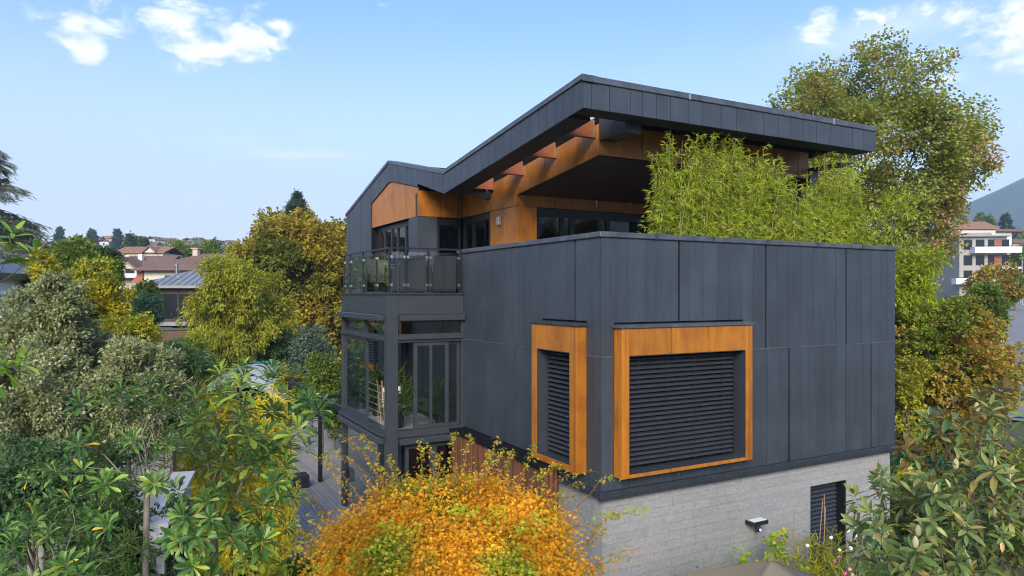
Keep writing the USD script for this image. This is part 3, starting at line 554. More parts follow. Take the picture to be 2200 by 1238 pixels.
# left face
obj('transom', MB().box(BX + .03, BX + .12, BY0 + .25, BY1 - .12, 5.54, 5.72), 'frame_paint', bay)
for nm_, b in (('transom', (BX + .02, BX + .14, BY0 + .25, BY1 - .12, 5.06, 5.22)), ('transom_lip', (BX - .04, BX + .019, BY0 + .25, BY1 - .12, 5.11, 5.17)), ('window_sill', (BX + .01, BX + .2, BY0 + .25, BY1 - .12, 2.82, 2.98)), ('sill_lip', (BX - .09, BX + .009, BY0 + .25, BY1, 2.84, 2.90))): obj(nm_, MB().box(*b), 'frame_paint', bay)
obj('mullion', MB().box(BX + .03, BX + .12, 7.62, 7.74, 5.22, 5.54), 'frame_paint', bay)
leaf(7.53, 9.63, BX + .06, 2.985, 5.055, .09, bay, None, 'y')
leaf(6.6, 9.63, BX + .06, .1, 2.6, .08, bay, None, 'y')
for a, b in ((5.97, 7.6), (7.76, 9.6)):   # tilted open transom lights
    v = MB(); z0, z1 = 5.25, 5.52
    p = obj('tilted_sash', MB().extrude(Polygon([(BX + .05, z1), (BX + .09, z1), (BX + .33, z0 + .03), (BX + .29, z0 + .03)]), a, a + .05, 'xzy').extrude(Polygon([(BX + .05, z1), (BX + .09, z1), (BX + .33, z0 + .03), (BX + .29, z0 + .03)]), b - .05, b, 'xzy').box(BX + .05, BX + .1, a + .05, b - .05, z1 - .03, z1), 'frame_paint', bay)
    obj('pane', MB().extrude(Polygon([(BX + .07, z1 - .03), (BX + .08, z1 - .03), (BX + .31, z0 + .03), (BX + .30, z0 + .03)]), a + .05, b - .05, 'xzy'), 'pane', p)
leaf(BX + .12, -.13, BY1 - .08, 2.985, 5.6, .09, bay, -1.0)
leaf(BX + .12, -.13, BY1 - .08, .1, 2.6, .09, bay, -1.0)
obj('bay_floor', MB().box(BX + .2, -.02, BY0 + .2, BY1 - .15, 2.70, 2.82), 'bay_floor', bay)
for i in range(4):
    for j in range(3): obj('floor_tile', MB().box(BX + .21 + j * .58, BX + .78 + j * .58, BY0 + .21 + i * .9, BY0 + 1.10 + i * .9, 2.821, 2.83), 'bay_floor', bay)
ir = obj('inner_railing', MB().box(-1.60, -1.55, 6.3, 6.35, 2.83, 3.85).box(-.1, -.05, 9.2, 9.25, 2.83, 3.85).box(-1.60, -1.55, 9.2, 9.25, 2.83, 3.85).box(-1.0, -.95, 9.2, 9.25, 2.83, 3.85), 'roof_metal', bay)
for k in range(6):
    z = 2.98 + k * .17; obj('rail_bar', MB().tube([(-1.575, 6.3, z), (-1.575, 9.22, z), (-.08, 9.22, z)], .012, 6), 'roof_metal', ir)
# --- balcony railing
rail = obj('balcony_railing', MB().box(-1.93, -.05, BY0 + .03, BY0 + .07, 7.27, 7.31).box(-1.93, -1.89, BY0 + .071, BY1 - .1, 7.27, 7.31), 'black_steel', house, label='glass balcony railing with steel clips')
px_ = [-1.91, -1.5, -.93, -.09]; py_ = [6.72, 7.85, 9.02, 9.64]
for x in px_: obj('rail_post', MB().box(x - .02, x + .02, BY0 + .03, BY0 + .07, 6.235, 7.27), 'black_steel', rail)
for y in py_: obj('rail_post', MB().box(-1.93, -1.89, y - .02, y + .02, 6.235, 7.27), 'black_steel', rail)
cl = MB()
for a, b in zip(px_[:-1], px_[1:]):
    obj('glass_panel', MB().box(a + .05, b - .05, BY0 + .045, BY0 + .055, 6.32, 7.2), 'rail_pane', rail)
    for x in (a + .045, b - .045):
        for z in (6.42, 7.08): cl.box(x - .03, x + .03, BY0 + .025, BY0 + .075, z - .03, z + .03)
for a, b in zip([5.78] + py_[:-1], py_):
    obj('glass_panel', MB().box(-1.915, -1.905, a + .05, b - .05, 6.32, 7.2), 'rail_pane', rail)
    for y in (a + .045, b - .045):
        for z in (6.42, 7.08): cl.box(-1.935, -1.885, y - .03, y + .03, z - .03, z + .03)
obj('glass_clip', cl, 'steel', rail)
# wall lamp, spotlight, wall light with sensor
t = thing('wall_lamp', 'small square steel wall lamp on the orange pillar', 'lamp', (1.40, 6.48, 8.14))
obj('lamp_body', MB().box(1.30, 1.385, 6.41, 6.55, 8.03, 8.25, .008), 'galvanised', t); obj('lamp_plate', MB().box(1.386, 1.398, 6.43, 6.53, 8.06, 8.22), 'black_steel', t)
t = thing('spotlight', 'black spotlight hanging from the lowest wooden purlin', 'spotlight', (1.15, 6.78, 9.0))
obj('spot_arm', MB().tube([(1.15, 6.80, 9.0), (1.15, 6.78, 8.88)], .015, 6), 'black_steel', t); obj('spot_head', MB().tube([(1.19, 6.80, 8.95), (1.17, 6.76, 8.86), (1.12, 6.68, 8.72)], [.045, .06, .06], 8), 'black_steel', t)
t = thing('sensor_light', 'dark flat wall light with motion sensor on grey stone', 'lamp', (3.78, .07, 1.62))
obj('lamp_body', MB().box(3.57, 3.99, -.16, .066, 1.60, 1.68, .01), 'black_steel', t); obj('lamp_panel', MB().box(3.60, 3.96, -.14, .03, 1.681, 1.688), 'lamp_white', t); obj('sensor', MB().tube([(3.80, -.05, 1.60), (3.80, -.06, 1.52), (3.80, -.07, 1.45)], [.03, .06, .05], 10), 'black_steel', t); obj('sensor_lens', MB().tube([(3.80, -.10, 1.50), (3.80, -.135, 1.475)], [.03, .02], 8), 'lamp_white', t)
t = thing('wall_vent', 'small dark hooded vent under the large louvred window', 'vent', (1.72, -.02, 2.86))
obj('vent_hood', MB().tube([(1.72, -.016, 2.86), (1.72, -.06, 2.86)], [.05, .03], 10), 'zinc_cap', t)

# ------------------------------------------------------------------ deck, pergola, garden things
deck = thing('timber_deck', 'weathered grey timber deck beside the glazed bay', 'deck', (-3.5, 10, 0))
obj('deck_frame', MB().box(-5.3, -.2, 6.2, 16.0, .02, .20), 'interior_dark', deck)
x = -5.3
for i in range(36):
    y0 = 6.2; q = random.Random(i); cuts = [6.2, 6.2 + q.uniform(2, 5), 6.2 + q.uniform(6, 8.5), 16.0]
    for a, b in zip(cuts[:-1], cuts[1:]): obj('deck_board', MB().box(x, x + .128, a + .003, b - .003, .201, .228 + q.random() * .004), q.choice(('deck0', 'deck0', 'deck1')), deck)
    x += .141
perg = thing('steel_pergola', 'black steel post and beam frame beside the glazed bay', 'pergola', (-1.9, 12.5, .23))
for b in ((-1.96, -1.84, 12.46, 12.58, .23, 2.86), (-1.96, -1.84, 17.2, 17.32, .2, 2.86)): obj('post', MB().box(*b, .006), 'black_steel', perg)
obj('beam', MB().box(-1.95, -1.85, 9.78, 17.4, 2.861, 2.99, .006), 'black_steel', perg); obj('beam', MB().box(-1.849, 0.0, 12.47, 12.57, 2.862, 2.98, .006), 'black_steel', perg); obj('beam', MB().box(-1.849, 0.0, 17.2, 17.3, 2.862, 2.98, .006), 'black_steel', perg)
pt = thing('flower_pot', 'square dark planter box standing on the deck by the steel post', 'planter', (-2.6, 12.3, .23))
obj('pot', MB().box(-2.85, -2.35, 12.0, 12.5, .232, .62, .02), 'black_pot', pt)

# pool cover: a low dome with a teal strip on top
c = at(560, 36); gz = ground(c[0], c[1]); n = 22
def dome(rx, ry, h, z0, u0, u1, mat, name, parent, v0=-1, v1=1):
    mb = MB(); U = np.linspace(u0, u1, n); Vv = np.linspace(v0, v1, 11); g = []
    for v in Vv:
        k = (1 - abs(v) ** 2.6 * .35)
        for u in U: 
            lx = rx * math.cos(u); g.append((c[0] + rt[0] * lx + fw[0] * ry * v, c[1] + rt[1] * lx + fw[1] * ry * v, z0 + h * k * abs(math.sin(u)) ** .75))
    i, j = np.meshgrid(np.arange(10), np.arange(n - 1), indexing='ij'); q = np.stack([i * n + j, i * n + j + 1, (i + 1) * n + j + 1, (i + 1) * n + j], -1).reshape(-1, 4)
    mb.add(np.array(g), np.vstack([q[:, [0, 2, 1]], q[:, [0, 3, 2]]])); return obj(name, mb, mat, parent, smooth=True)
pc = thing('pool_cover', 'white domed pool cover with a teal strip on top', 'pool cover', (c[0], c[1], gz))
dome(2.35, 3.2, 2.3, gz + .02, .0, math.pi, 'cover_fabric', 'cover', pc); dome(2.37, 3.22, 2.34, gz + .03, 1.15, 2.75, 'teal_fabric', 'top_strip', pc, -.1, .7)
for k in range(3): dome(2.40, 3.22 - k * .0, 2.48, gz + .02, .0, .02, 'galvanised', 'edge_rail', pc) if k == 0 else None
# white garden wall seen through the shrubs at lower left
a, b = at(395, 9.6), at(330, 7.4)
def wall_between(a, b, z0, z1, t):
    d = norm((b - a)[:2]); nrm = np.array([-d[1], d[0]]) * t / 2; P = Polygon([tuple(a[:2] + nrm), tuple(b[:2] + nrm), tuple(b[:2] - nrm), tuple(a[:2] - nrm)])
    return P
gw = thing('garden_wall', 'white rendered garden wall half hidden behind glossy shrubs', 'wall', (a[0], a[1], 0))
obj('wall', MB().extrude(wall_between(a, b, 0, 0, .2), -.1, 3.75, 'xyz'), 'garden_white', gw); obj('wall_cap', MB().extrude(wall_between(a, b, 0, 0, .28), 3.752, 3.80, 'xyz'), 'garden_white', gw)
# balcony furniture
def armchair(x, y, z, rot, label):
    t = thing('rattan_armchair', label, 'chair', (x, y, z), group=None)
    def part(nm, m, mat): m.rotz(rot); m.v = [v + np.array([x, y, z]) for v in m.v]; obj(nm, m, mat, t)
    part('seat', MB().box(-.28, .28, -.28, .28, .26, .42, .03), 'rattan'); part('cushion', MB().box(-.25, .25, -.25, .25, .421, .49, .03), 'rattan')
    m = MB(); prof = [(-.30, .04), (-.27, .04), (-.31, .45), (-.40, .92), (-.46, .92), (-.37, .45)]; m.extrude(Polygon(prof), -.3, .3, 'yzx'); part('backrest', m, 'rattan')
    for s in (-1, 1): part('armrest', MB().box(s * .34 - .04, s * .34 + .04, -.29, .28, .02, .64, .02), 'rattan')
    for sx in (-.33, .33):
        for sy in (-.26, .25): part('leg', MB().box(sx - .015, sx + .015, sy - .015, sy + .015, .0, .05), 'steel')
armchair(-.45, 6.35, 6.225, .1, 'dark woven armchair nearest the zinc parapet, with its back to the railing')
armchair(-1.15, 6.45, 6.225, -.15, 'dark woven armchair with its back to the railing, left of the other one')
armchair(-1.35, 8.3, 6.225, 2.9, 'dark woven armchair on the far side of the glass table')
armchair(-.35, 8.35, 6.225, 3.3, 'dark woven armchair by the balcony doors behind the table')
t = thing('garden_table', 'dark glass topped table on the balcony between the woven armchairs', 'table', (-.8, 7.35, 6.225))
obj('tabletop', MB().box(-1.4, -.15, 6.95, 7.85, 6.93, 6.96, .006), 'table_glass', t)
for sx in (-1.33, -.22):
    for sy in (7.02, 7.78): obj('leg', MB().box(sx - .025, sx + .025, sy - .025, sy + .025, 6.22, 6.929), 'black_steel', t)
t = thing('cushion', 'pale yellow green cushion lying on the right woven armchair', 'cushion', (-.38, 6.33, 6.86))
obj('cushion_cover', MB().box(-.52, -.26, 6.02, 6.14, 6.70, 6.95, .05), 'cushion', t)

def leaves(P, D, N, L, W, kind):
    """a mesh of leaves: base points, directions, upward sides, lengths, widths"""
    P = np.asarray(P); D = norm(np.asarray(D)); S = norm(np.cross(np.asarray(N), D)); N = np.cross(D, S); k = len(P)
    T, Fc = LEAF[kind]; T = np.asarray(T, float); L = np.broadcast_to(L, (k,)); W = np.broadcast_to(W, (k,))
    v = P[:, None] + D[:, None] * (T[None, :, 0:1] * L[:, None, None]) + S[:, None] * (T[None, :, 1:2] * W[:, None, None]) + N[:, None] * (T[None, :, 2:3] * L[:, None, None])
    f = np.asarray(Fc)[None] + (np.arange(k) * len(T))[:, None, None]
    return v.reshape(-1, 3), f.reshape(-1, 3), np.repeat(rng.random(k), len(Fc))
LEAF = {
    'diamond': ([(0, 0, 0), (.42, .5, .07), (1, 0, -.06), (.42, -.5, .07)], [(0, 2, 1), (0, 3, 2)]),
    'oval': ([(0, 0, 0), (.28, .42, .05), (.68, .42, .03), (1, 0, -.10), (.68, -.42, .03), (.28, -.42, .05), (.5, 0, -.02)], [(0, 6, 1), (1, 6, 2), (2, 6, 3), (3, 6, 4), (4, 6, 5), (5, 6, 0)]),
    'blade': ([(0, 0, 0), (.3, .5, .02), (1, 0, -.16), (.3, -.5, .02)], [(0, 2, 1), (0, 3, 2)]),
    'obovate': ([(0, 0, 0), (.35, .0, -.02), (.72, 0, -.05), (1, 0, -.16), (.15, .12, 0), (.45, .34, .02), (.76, .5, -.01), (.95, .26, -.12), (.15, -.12, 0), (.45, -.34, .02), (.76, -.5, -.01), (.95, -.26, -.12)],
                [(0, 1, 4), (4, 1, 5), (1, 2, 5), (5, 2, 6), (2, 3, 7), (2, 7, 6), (0, 8, 1), (8, 9, 1), (1, 9, 2), (9, 10, 2), (2, 11, 3), (2, 10, 11)]),
    'ellip': ([(0, 0, 0), (.33, .0, -.03), (.68, 0, -.06), (1, 0, -.15), (.12, .2, .01), (.38, .48, .02), (.68, .42, -.02), (.9, .16, -.10), (.12, -.2, .01), (.38, -.48, .02), (.68, -.42, -.02), (.9, -.16, -.10)],
              [(0, 1, 4), (4, 1, 5), (1, 2, 5), (5, 2, 6), (2, 3, 7), (2, 7, 6), (0, 8, 1), (8, 9, 1), (1, 9, 2), (9, 10, 2), (2, 11, 3), (2, 10, 11)]),
}
st = [(0, 0, 0)]; lob = [(-75, .55), (-38, .85), (0, 1.0), (38, .85), (75, .55)]
for i, (a_, r_) in enumerate(lob):
    A = math.radians(a_); st.append((.12 + r_ * math.cos(A) * .88, r_ * math.sin(A) * .9, -.1 * r_))
    if i < 4: B = math.radians(a_ + 19); st.append((.12 + .30 * math.cos(B), .30 * math.sin(B), .02))
LEAF['maple'] = (st, [(0, i + 1, i) for i in range(1, 9)])
def rdir(n): return norm(rng.normal(size=(n, 3)))

def skeleton(mb, base, tips, r0, lean=.55, level=0, sides=7, first=.35, k0=5):
    """limbs that fork from a base point to all the tips"""
    tips = np.asarray(tips); n = len(tips)
    if n <= 2 or level > 5:
        for t in tips:
            m = (base + t) / 2 + rng.normal(size=3) * .06 * np.linalg.norm(t - base) + np.array([0, 0, -.06 * np.linalg.norm(t - base)])
            mb.tube([base, m, t], [r0 * .8, r0 * .6, r0 * .35], max(3, sides - 2), cap=False)
        return
    k = min(k0 if level == 0 else 3, n)
    _, lab = kmeans2(tips, k, seed=level * 7 + n, minit='++', iter=8)
    for g_ in range(k):
        T = tips[lab == g_]
        if not len(T): continue
        cen = T.mean(0); fr = first if level == 0 else .5; d = cen - base
        end = base + d * fr + np.array([0, 0, np.linalg.norm(d[:2]) * .10 * (1 if level < 2 else 0)])
        r1 = r0 * max(.42, (len(T) / n) ** .45) * .92
        mid = (base + end) / 2 + rng.normal(size=3) * .05 * np.linalg.norm(d) * fr
        mb.tube([base, mid, end], [r0 * .86 if level else r1 * 1.1, (r0 + r1) / 2 * .88, r1], sides, cap=False)
        skeleton(mb, end, T, r1, lean, level + 1, max(3, sides - 1), first)

def tree(name, label, cat, px0, px1, y0, y1, d, n, L, W, mat, K=40, lr=.34, kind='diamond', bark='bark', tr=.16, depth=1., droop=.25, flat=.8, cl=6, group=None, power=.45, gap=0., upn=.7, zg=None, limb=True, shape='ellipsoid', trunk_at=None, jit=.22):
    global rng
    rng = np.random.default_rng(zlib.crc32(label.encode()))
    ctr = at((px0 + px1) / 2, d); gx = float(ground(ctr[0], ctr[1])) if zg is None else zg
    rx = (px1 - px0) / 2 / FPX * d; zt, zb = hz(y0, d), hz(y1, d); rzz = (zt - zb) / 2; ctr[2] = (zt + zb) / 2
    ry = rx * depth; rr = (rx + ry + rzz) / 3
    base = np.array([ctr[0], ctr[1], gx]) if trunk_at is None else np.array([*at(trunk_at, d)[:2], gx])
    t = thing(name, label, cat, base, group=group)
    u = rdir(K) * (rng.random((K, 1)) ** power)
    if shape == 'dome': u[:, 2] = np.where(u[:, 2] < 0, u[:, 2] * .9, u[:, 2])
    if shape == 'cone':
        h = 1 - rng.random(K) ** .6 * 1.0; h = rng.random(K) ** 1.3; a = rng.random(K) * 2 * np.pi; s = (1 - h) * (.5 + .5 * rng.random(K)); u = np.stack([np.cos(a) * s, np.sin(a) * s, h * 2 - 1], 1)
    lrad = lr * rr * rng.uniform(.65, 1.3, K); sc = np.array([rx, ry, rzz]) - lrad[:, None] * .75
    off = u * sc; loc = rt_frame(off); cen = ctr + loc
    # leaves in clumps on the lobes' shells
    w = lrad ** 2; nc = max(1, n // cl); li = rng.choice(K, nc, p=w / w.sum())
    du = rdir(nc); du[:, 2] = du[:, 2] * 1.0
    sh = (rng.random((nc, 1)) ** .4)
    cp = cen[li] + du * sh * lrad[li, None] * np.array([1, 1, flat])
    P = np.repeat(cp, cl, 0) + rng.normal(size=(nc * cl, 3)) * (L * jit * 2)
    out = norm(np.repeat(cp - ctr, cl, 0)); loc_out = np.repeat(du, cl, 0)
    D = norm(loc_out * .6 + out * .5 + rdir(nc * cl) * .8 + np.array([0, 0, -droop])); N = norm(np.array([0, 0, upn]) + loc_out * .45 + rdir(nc * cl) * .5)
    s = rng.uniform(.7, 1.25, nc * cl)
    # trunk and limbs
    top = base + (ctr - base) * .62 if ctr[2] - rzz > gx + .5 else base + np.array([0, 0, max(.3, (zb - gx) * .6 + .2 * rzz)])
    mid = (base + top) / 2 + rng.normal(size=3) * np.array([.1, .1, 0]) * rx * .3
    obj('trunk', MB().tube([base - [0, 0, .1], mid, top], [tr * 1.25, tr, tr * .8], 9), bark, t, smooth=True)
    if limb:
        mb = MB(); tips = cen if K <= 160 else cen[:160]; skeleton(mb, top, tips, tr * .72)
        tw = rng.choice(nc, min(nc, 3 * K)); 
        for i in tw: mb.tube([cen[li[i]], cp[i]], [tr * .10 + .004, .004], 3, cap=False)
        obj('limbs', mb, bark, t)
    obj('crown', leaves(P, D, N, L * s, W * s, kind), mat, t)
    return t
def rt_frame(o): return np.stack([rt[0] * o[:, 0] + fw[0] * o[:, 1], rt[1] * o[:, 0] + fw[1] * o[:, 1], o[:, 2]], 1)

# leaf materials: the leaves' own colours
leafy('lf_chestnut', [(0, (.14, .115, .014)), (.35, (.25, .20, .02)), (.7, (.37, .265, .026)), (1, (.20, .18, .022))], scale=.35, dark=.65, patch=[(0, (.07, .09, .012)), (1, (.16, .16, .02))], pscale=.22)
leafy('lf_cherry', [(0, (.14, .175, .014)), (.5, (.24, .26, .02)), (1, (.38, .30, .024))], scale=.6, dark=.6)
leafy('lf_green', [(0, (.06, .105, .014)), (.5, (.105, .155, .02)), (1, (.18, .21, .025))], scale=.5, dark=.55)
leafy('lf_deep', [(0, (.025, .055, .015)), (.6, (.05, .09, .022)), (1, (.09, .13, .035))], scale=.8, dark=.55)
leafy('lf_hedge', [(0, (.035, .08, .025)), (.6, (.075, .135, .045)), (1, (.14, .2, .07))], scale=1.2, dark=.55)
leafy('lf_blue', [(0, (.02, .06, .035)), (1, (.05, .115, .06))], scale=.8, dark=.6)
leafy('lf_bluegrey', [(0, (.05, .085, .06)), (1, (.12, .17, .115))], scale=.8, dark=.6)
leafy('lf_yellow', [(0, (.22, .23, .015)), (.5, (.36, .32, .02)), (1, (.46, .35, .025))], scale=.8, dark=.6, patch=[(0, (.11, .14, .015)), (1, (.25, .25, .02))], pscale=.7)
leafy('lf_yellowgreen', [(0, (.14, .17, .015)), (.6, (.25, .25, .02)), (1, (.42, .32, .025))], scale=.7, dark=.6)
leafy('lf_olive', [(0, (.11, .13, .045)), (.5, (.19, .205, .085)), (.85, (.29, .295, .14)), (1, (.37, .36, .21))], scale=1.1, dark=.66, trans=.3)
leafy('lf_cedar', [(0, (.06, .075, .05)), (1, (.12, .135, .095))], scale=.7, dark=.6, trans=.1)
leafy('lf_spruce', [(0, (.02, .04, .025)), (1, (.04, .07, .04))], scale=.7, dark=.6, trans=.1)
leafy('lf_sycamore', [(0, (.12, .15, .025)), (.5, (.185, .215, .035)), (.9, (.26, .25, .05)), (1, (.34, .19, .08))], scale=.5, dark=.7, patch=[(0, (.28, .14, .05)), (.5, (.40, .21, .09)), (1, (.16, .15, .03))], pscale=.36, plo=.60, phi=.72)
leafy('lf_robinia', [(0, (.15, .21, .012)), (.6, (.27, .33, .02)), (1, (.40, .40, .03))], scale=.5, dark=.55)
leafy('lf_hawthorn', [(0, (.14, .15, .02)), (.4, (.27, .22, .028)), (.8, (.38, .23, .04)), (1, (.32, .13, .03))], scale=.5, dark=.55, patch=[(0, (.09, .14, .015)), (1, (.2, .22, .02))], pscale=.45, plo=.5, phi=.6)
leafy('lf_bamboo', [(0, (.11, .175, .012)), (.5, (.215, .27, .018)), (.88, (.33, .34, .03)), (1, (.45, .36, .1))], scale=1.4, dark=.7, trans=.38)
leafy('lf_bamboo_yellow', [(0, (.30, .30, .02)), (.6, (.52, .46, .03)), (1, (.66, .54, .05))], scale=1.4, dark=.6, trans=.38)
leafy('lf_maple', [(0, (.36, .17, .008)), (.35, (.54, .265, .011)), (.75, (.60, .35, .017)), (.92, (.46, .17, .010)), (1, (.30, .30, .02))], scale=1.8, dark=.7, trans=.36, patch=[(0, (.10, .16, .012)), (.6, (.2, .26, .018)), (1, (.42, .30, .02))], pscale=1.25, plo=.55, phi=.65)
leafy('lf_sprig', [(0, (.11, .16, .014)), (.5, (.22, .24, .02)), (.8, (.42, .30, .025)), (1, (.45, .17, .03))], scale=2, dark=.7, trans=.35)
leafy('lf_lime', [(0, (.22, .30, .016)), (1, (.34, .40, .025))], scale=2, dark=.7, trans=.4)
leafy('lf_pitt', [(0, (.028, .07, .016)), (.45, (.055, .12, .022)), (.8, (.115, .19, .03)), (.97, (.2, .26, .035)), (1, (.6, .38, .02))], scale=1.6, dark=.6, trans=.25, rough=.38, spec=.4, back=(.13, .2, .05), patch=[(0, (.10, .17, .02)), (1, (.28, .33, .03))], pscale=1.3, plo=.57, phi=.68)
leafy('lf_magnolia', [(0, (.05, .085, .022)), (.5, (.095, .14, .035)), (.85, (.16, .19, .05)), (1, (.30, .21, .06))], scale=1.5, dark=.65, trans=.2, rough=.36, spec=.4, back=(.25, .165, .06))
leafy('lf_near', [(0, (.08, .16, .015)), (.6, (.15, .25, .02)), (1, (.26, .34, .03))], scale=2, dark=.7, trans=.25, rough=.35)
leafy('lf_vine', [(0, (.15, .26, .02)), (.7, (.3, .4, .03)), (1, (.5, .38, .05))], scale=2, dark=.7)
leafy('lf_dry', [(0, (.16, .15, .05)), (.6, (.28, .22, .08)), (1, (.35, .16, .05))], scale=2, dark=.7)

# --- rosette shrubs with large leaves, the nearest leaves each a part
CAM = np.array([CX, CY, CZ])
def rosettes(name, label, base, tips, mat, bark, k, L, W, kind, tr, r_up=.55, n_single=300, spread=.03, droopy=0., elev=(-12, 66), fork=None, cat='shrub', seedpods=0):
    t = thing(name, label, cat, base)
    tips = np.asarray(tips); base = np.asarray(base, float)
    fk = np.asarray(fork, float) if fork is not None else base + (tips.mean(0) - base) * .5
    obj('trunk', MB().tube([base - [0, 0, .1], (base + fk) / 2 + rng.normal(size=3) * .05, fk], [tr * 1.3, tr * 1.05, tr], 9), bark, t, smooth=True)
    mb = MB(); skeleton(mb, fk, tips, tr * .62, first=.42, sides=7, k0=6); obj('limbs', mb, bark, t, smooth=True)
    Ps, Ds, Ns, Ls = [], [], [], []
    for i, tp in enumerate(tips):
        ax = norm(norm(tp - fk) * .65 + np.array([0, 0, r_up]) + rng.normal(size=3) * .25)
        u = norm(np.cross(ax, [.3, .5, .8])); v = np.cross(ax, u); kk = max(5, int(k * rng.uniform(.6, 1.3))); big = rng.uniform(.72, 1.22)
        for j in range(kk):
            a = j * 2.39996 + rng.random() * .5; fr = j / kk; e = math.radians(elev[0] + (elev[1] - elev[0]) * fr + rng.normal() * 10)
            rad = u * math.cos(a) + v * math.sin(a); D = rad * math.cos(e) + ax * math.sin(e); D[2] -= droopy * (1 - fr)
            Ps.append(tp + ax * spread * (fr - .5) * 2 + rad * .006); Ds.append(D); Ns.append(ax * math.cos(e) - rad * math.sin(e) * .9 + rng.normal(size=3) * .12); Ls.append(L * big * rng.uniform(.75, 1.2) * (1 - .35 * fr))
    P, D, N, Ll = map(np.array, (Ps, Ds, Ns, Ls)); Wd = Ll * (W / L) * rng.uniform(.85, 1.15, len(Ll))
    mid = P + norm(D) * Ll[:, None] / 2 - CAM; dep = mid[:, :2] @ fw; lat = mid[:, :2] @ rt
    inside = (np.abs(lat / dep) < .74) & (np.abs(mid[:, 2] / dep) < .42); size = Ll / dep * inside; order = np.argsort(-size); a, b = order[:n_single], order[n_single:]
    for i in a: obj('leaf', leaves(P[i:i + 1], D[i:i + 1], N[i:i + 1], Ll[i:i + 1], Wd[i:i + 1], kind), mat, t, smooth=True)
    if len(b): obj('foliage', leaves(P[b], D[b], N[b], Ll[b], Wd[b], kind), mat, t, smooth=True, kind='stuff')
    return t, fk
def tips_in(px0, px1, y0, y1, d, n, dd, lo=.35, seed=0, minsep=.0):
    c = at((px0 + px1) / 2, d); c[2] = (hz(y0, d) + hz(y1, d)) / 2; r = np.array([(px1 - px0) / 2 / FPX * d, dd, (hz(y0, d) - hz(y1, d)) / 2]); out = []
    tries = 0
    while len(out) < n and tries < 6000:
        tries += 1
        u = rdir(1)[0] * (lo + (1 - lo) * rng.random() ** .6)
        p = c + rt_frame((u * r)[None])[0]
        if all(np.linalg.norm(p - q) > minsep for q in out): out.append(p)
    return out
tree('holm_oak', 'grey green holm oak shrub low at the left edge above the deep green shrub', 'shrub', -80, 210, 720, 1010, 10.6, 40000, .065, .032, 'lf_olive', K=120, lr=.2, tr=.05, cl=8, bark='bark_grey')
T1 = tips_in(150, 400, 800, 1090, 5.8, 34, .55, minsep=.15) + tips_in(60, 260, 940, 1140, 5.6, 12, .4, minsep=.15)
rosettes('pittosporum', 'glossy leaved shrub with pale forked branches, left of the yellow bamboo', [*at(322, 5.8)[:2], 0], T1, 'lf_pitt', 'bark_grey', 23, .125, .035, 'obovate', .024, fork=[*at(316, 5.8)[:2], hz(1055, 5.8)])
T2 = tips_in(400, 690, 775, 1020, 5.3, 44, .55, minsep=.15) + tips_in(370, 650, 960, 1238, 5.1, 34, .5, minsep=.15)
rosettes('pittosporum', 'tallest glossy leaved shrub with whorled leaves, beside the orange maple', [*at(465, 5.3)[:2], 0], T2, 'lf_pitt', 'bark', 24, .13, .036, 'obovate', .028, fork=[*at(458, 5.3)[:2], hz(1130, 5.3)])
T3 = tips_in(-80, 330, 1075, 1330, 5.0, 46, .6, minsep=.14)
rosettes('pittosporum', 'low glossy leaved shrub with yellowing leaves in the bottom left corner', [*at(90, 5.0)[:2], 0], T3, 'lf_pitt', 'bark_grey', 22, .13, .036, 'obovate', .03, fork=[*at(110, 5.0)[:2], hz(1330, 5.0)])
T4 = tips_in(-120, 58, 480, 590, 3.2, 9, .2, minsep=.07) + tips_in(-120, 85, 730, 830, 3.1, 9, .2, minsep=.07)
rosettes('laurel', 'pale green leafy branches closest to the viewer at the left edge', [*at(-300, 3.2)[:2], 0], T4, 'lf_near', 'bark', 9, .10, .035, 'ellip', .03, fork=[*at(-230, 3.2)[:2], 5.6], cat='tree', n_single=150)
# magnolia on the right
T5 = tips_in(1960, 2330, 830, 1240, 6.6, 120, .9, minsep=.14, lo=.3) + tips_in(1840, 2080, 1010, 1300, 6.4, 66, .7, minsep=.15, lo=.3)
mg, fk = rosettes('magnolia', 'magnolia with long glossy leaves, rusty undersides and pale seed cones', [*at(2120, 6.6)[:2], 0], T5, 'lf_magnolia', 'bark', 15, .165, .056, 'ellip', .05, r_up=.35, spread=.07, droopy=.25, elev=(-25, 68), fork=[*at(2120, 6.6)[:2], 3.0], cat='tree')
for tp in [T5[i] for i in range(0, len(T5), 9)]:
    obj('seed_cone', MB().tube([np.array(tp) + [0, 0, .03], np.array(tp) + [0, 0, .05], np.array(tp) + [0, 0, .085], np.array(tp) + [0, 0, .115], np.array(tp) + [0, 0, .13]], [.012, .026, .029, .018, .004], 8), 'cone_pale', mg, smooth=True)

# --- the orange Japanese maple in front
jc = at(965, 8.4); jr, jt, jb = 1.70, hz(1035, 8.4), 1.6
jm = thing('japanese_maple', 'broad dome of orange and yellow maple foliage in front of the bay', 'tree', (jc[0], jc[1], 0))
jfork = np.array([jc[0], jc[1], 1.9]); obj('trunk', MB().tube([[jc[0], jc[1], -.1], [jc[0] + .1, jc[1], 1.0], jfork], [.1, .085, .07], 9), 'bark_dark', jm, smooth=True)
K = 150; a = rng.random(K) * 2 * np.pi; q = np.sqrt(rng.random(K)); cz = jb + (jt - jb) * np.sqrt(np.clip(1 - (q * .99) ** 2.4, 0, 1)) - rng.random(K) ** 2 * .55
lobc = np.stack([jc[0] + jr * q * np.cos(a), jc[1] + jr * q * np.sin(a), cz - .08], 1)
ls_, lp, ld, ln = [], [], [], []
nl = 95000; li = rng.choice(K, nl); dsc = rng.normal(size=(nl, 3)) * np.array([.19, .19, .095]); P = lobc[li] + dsc
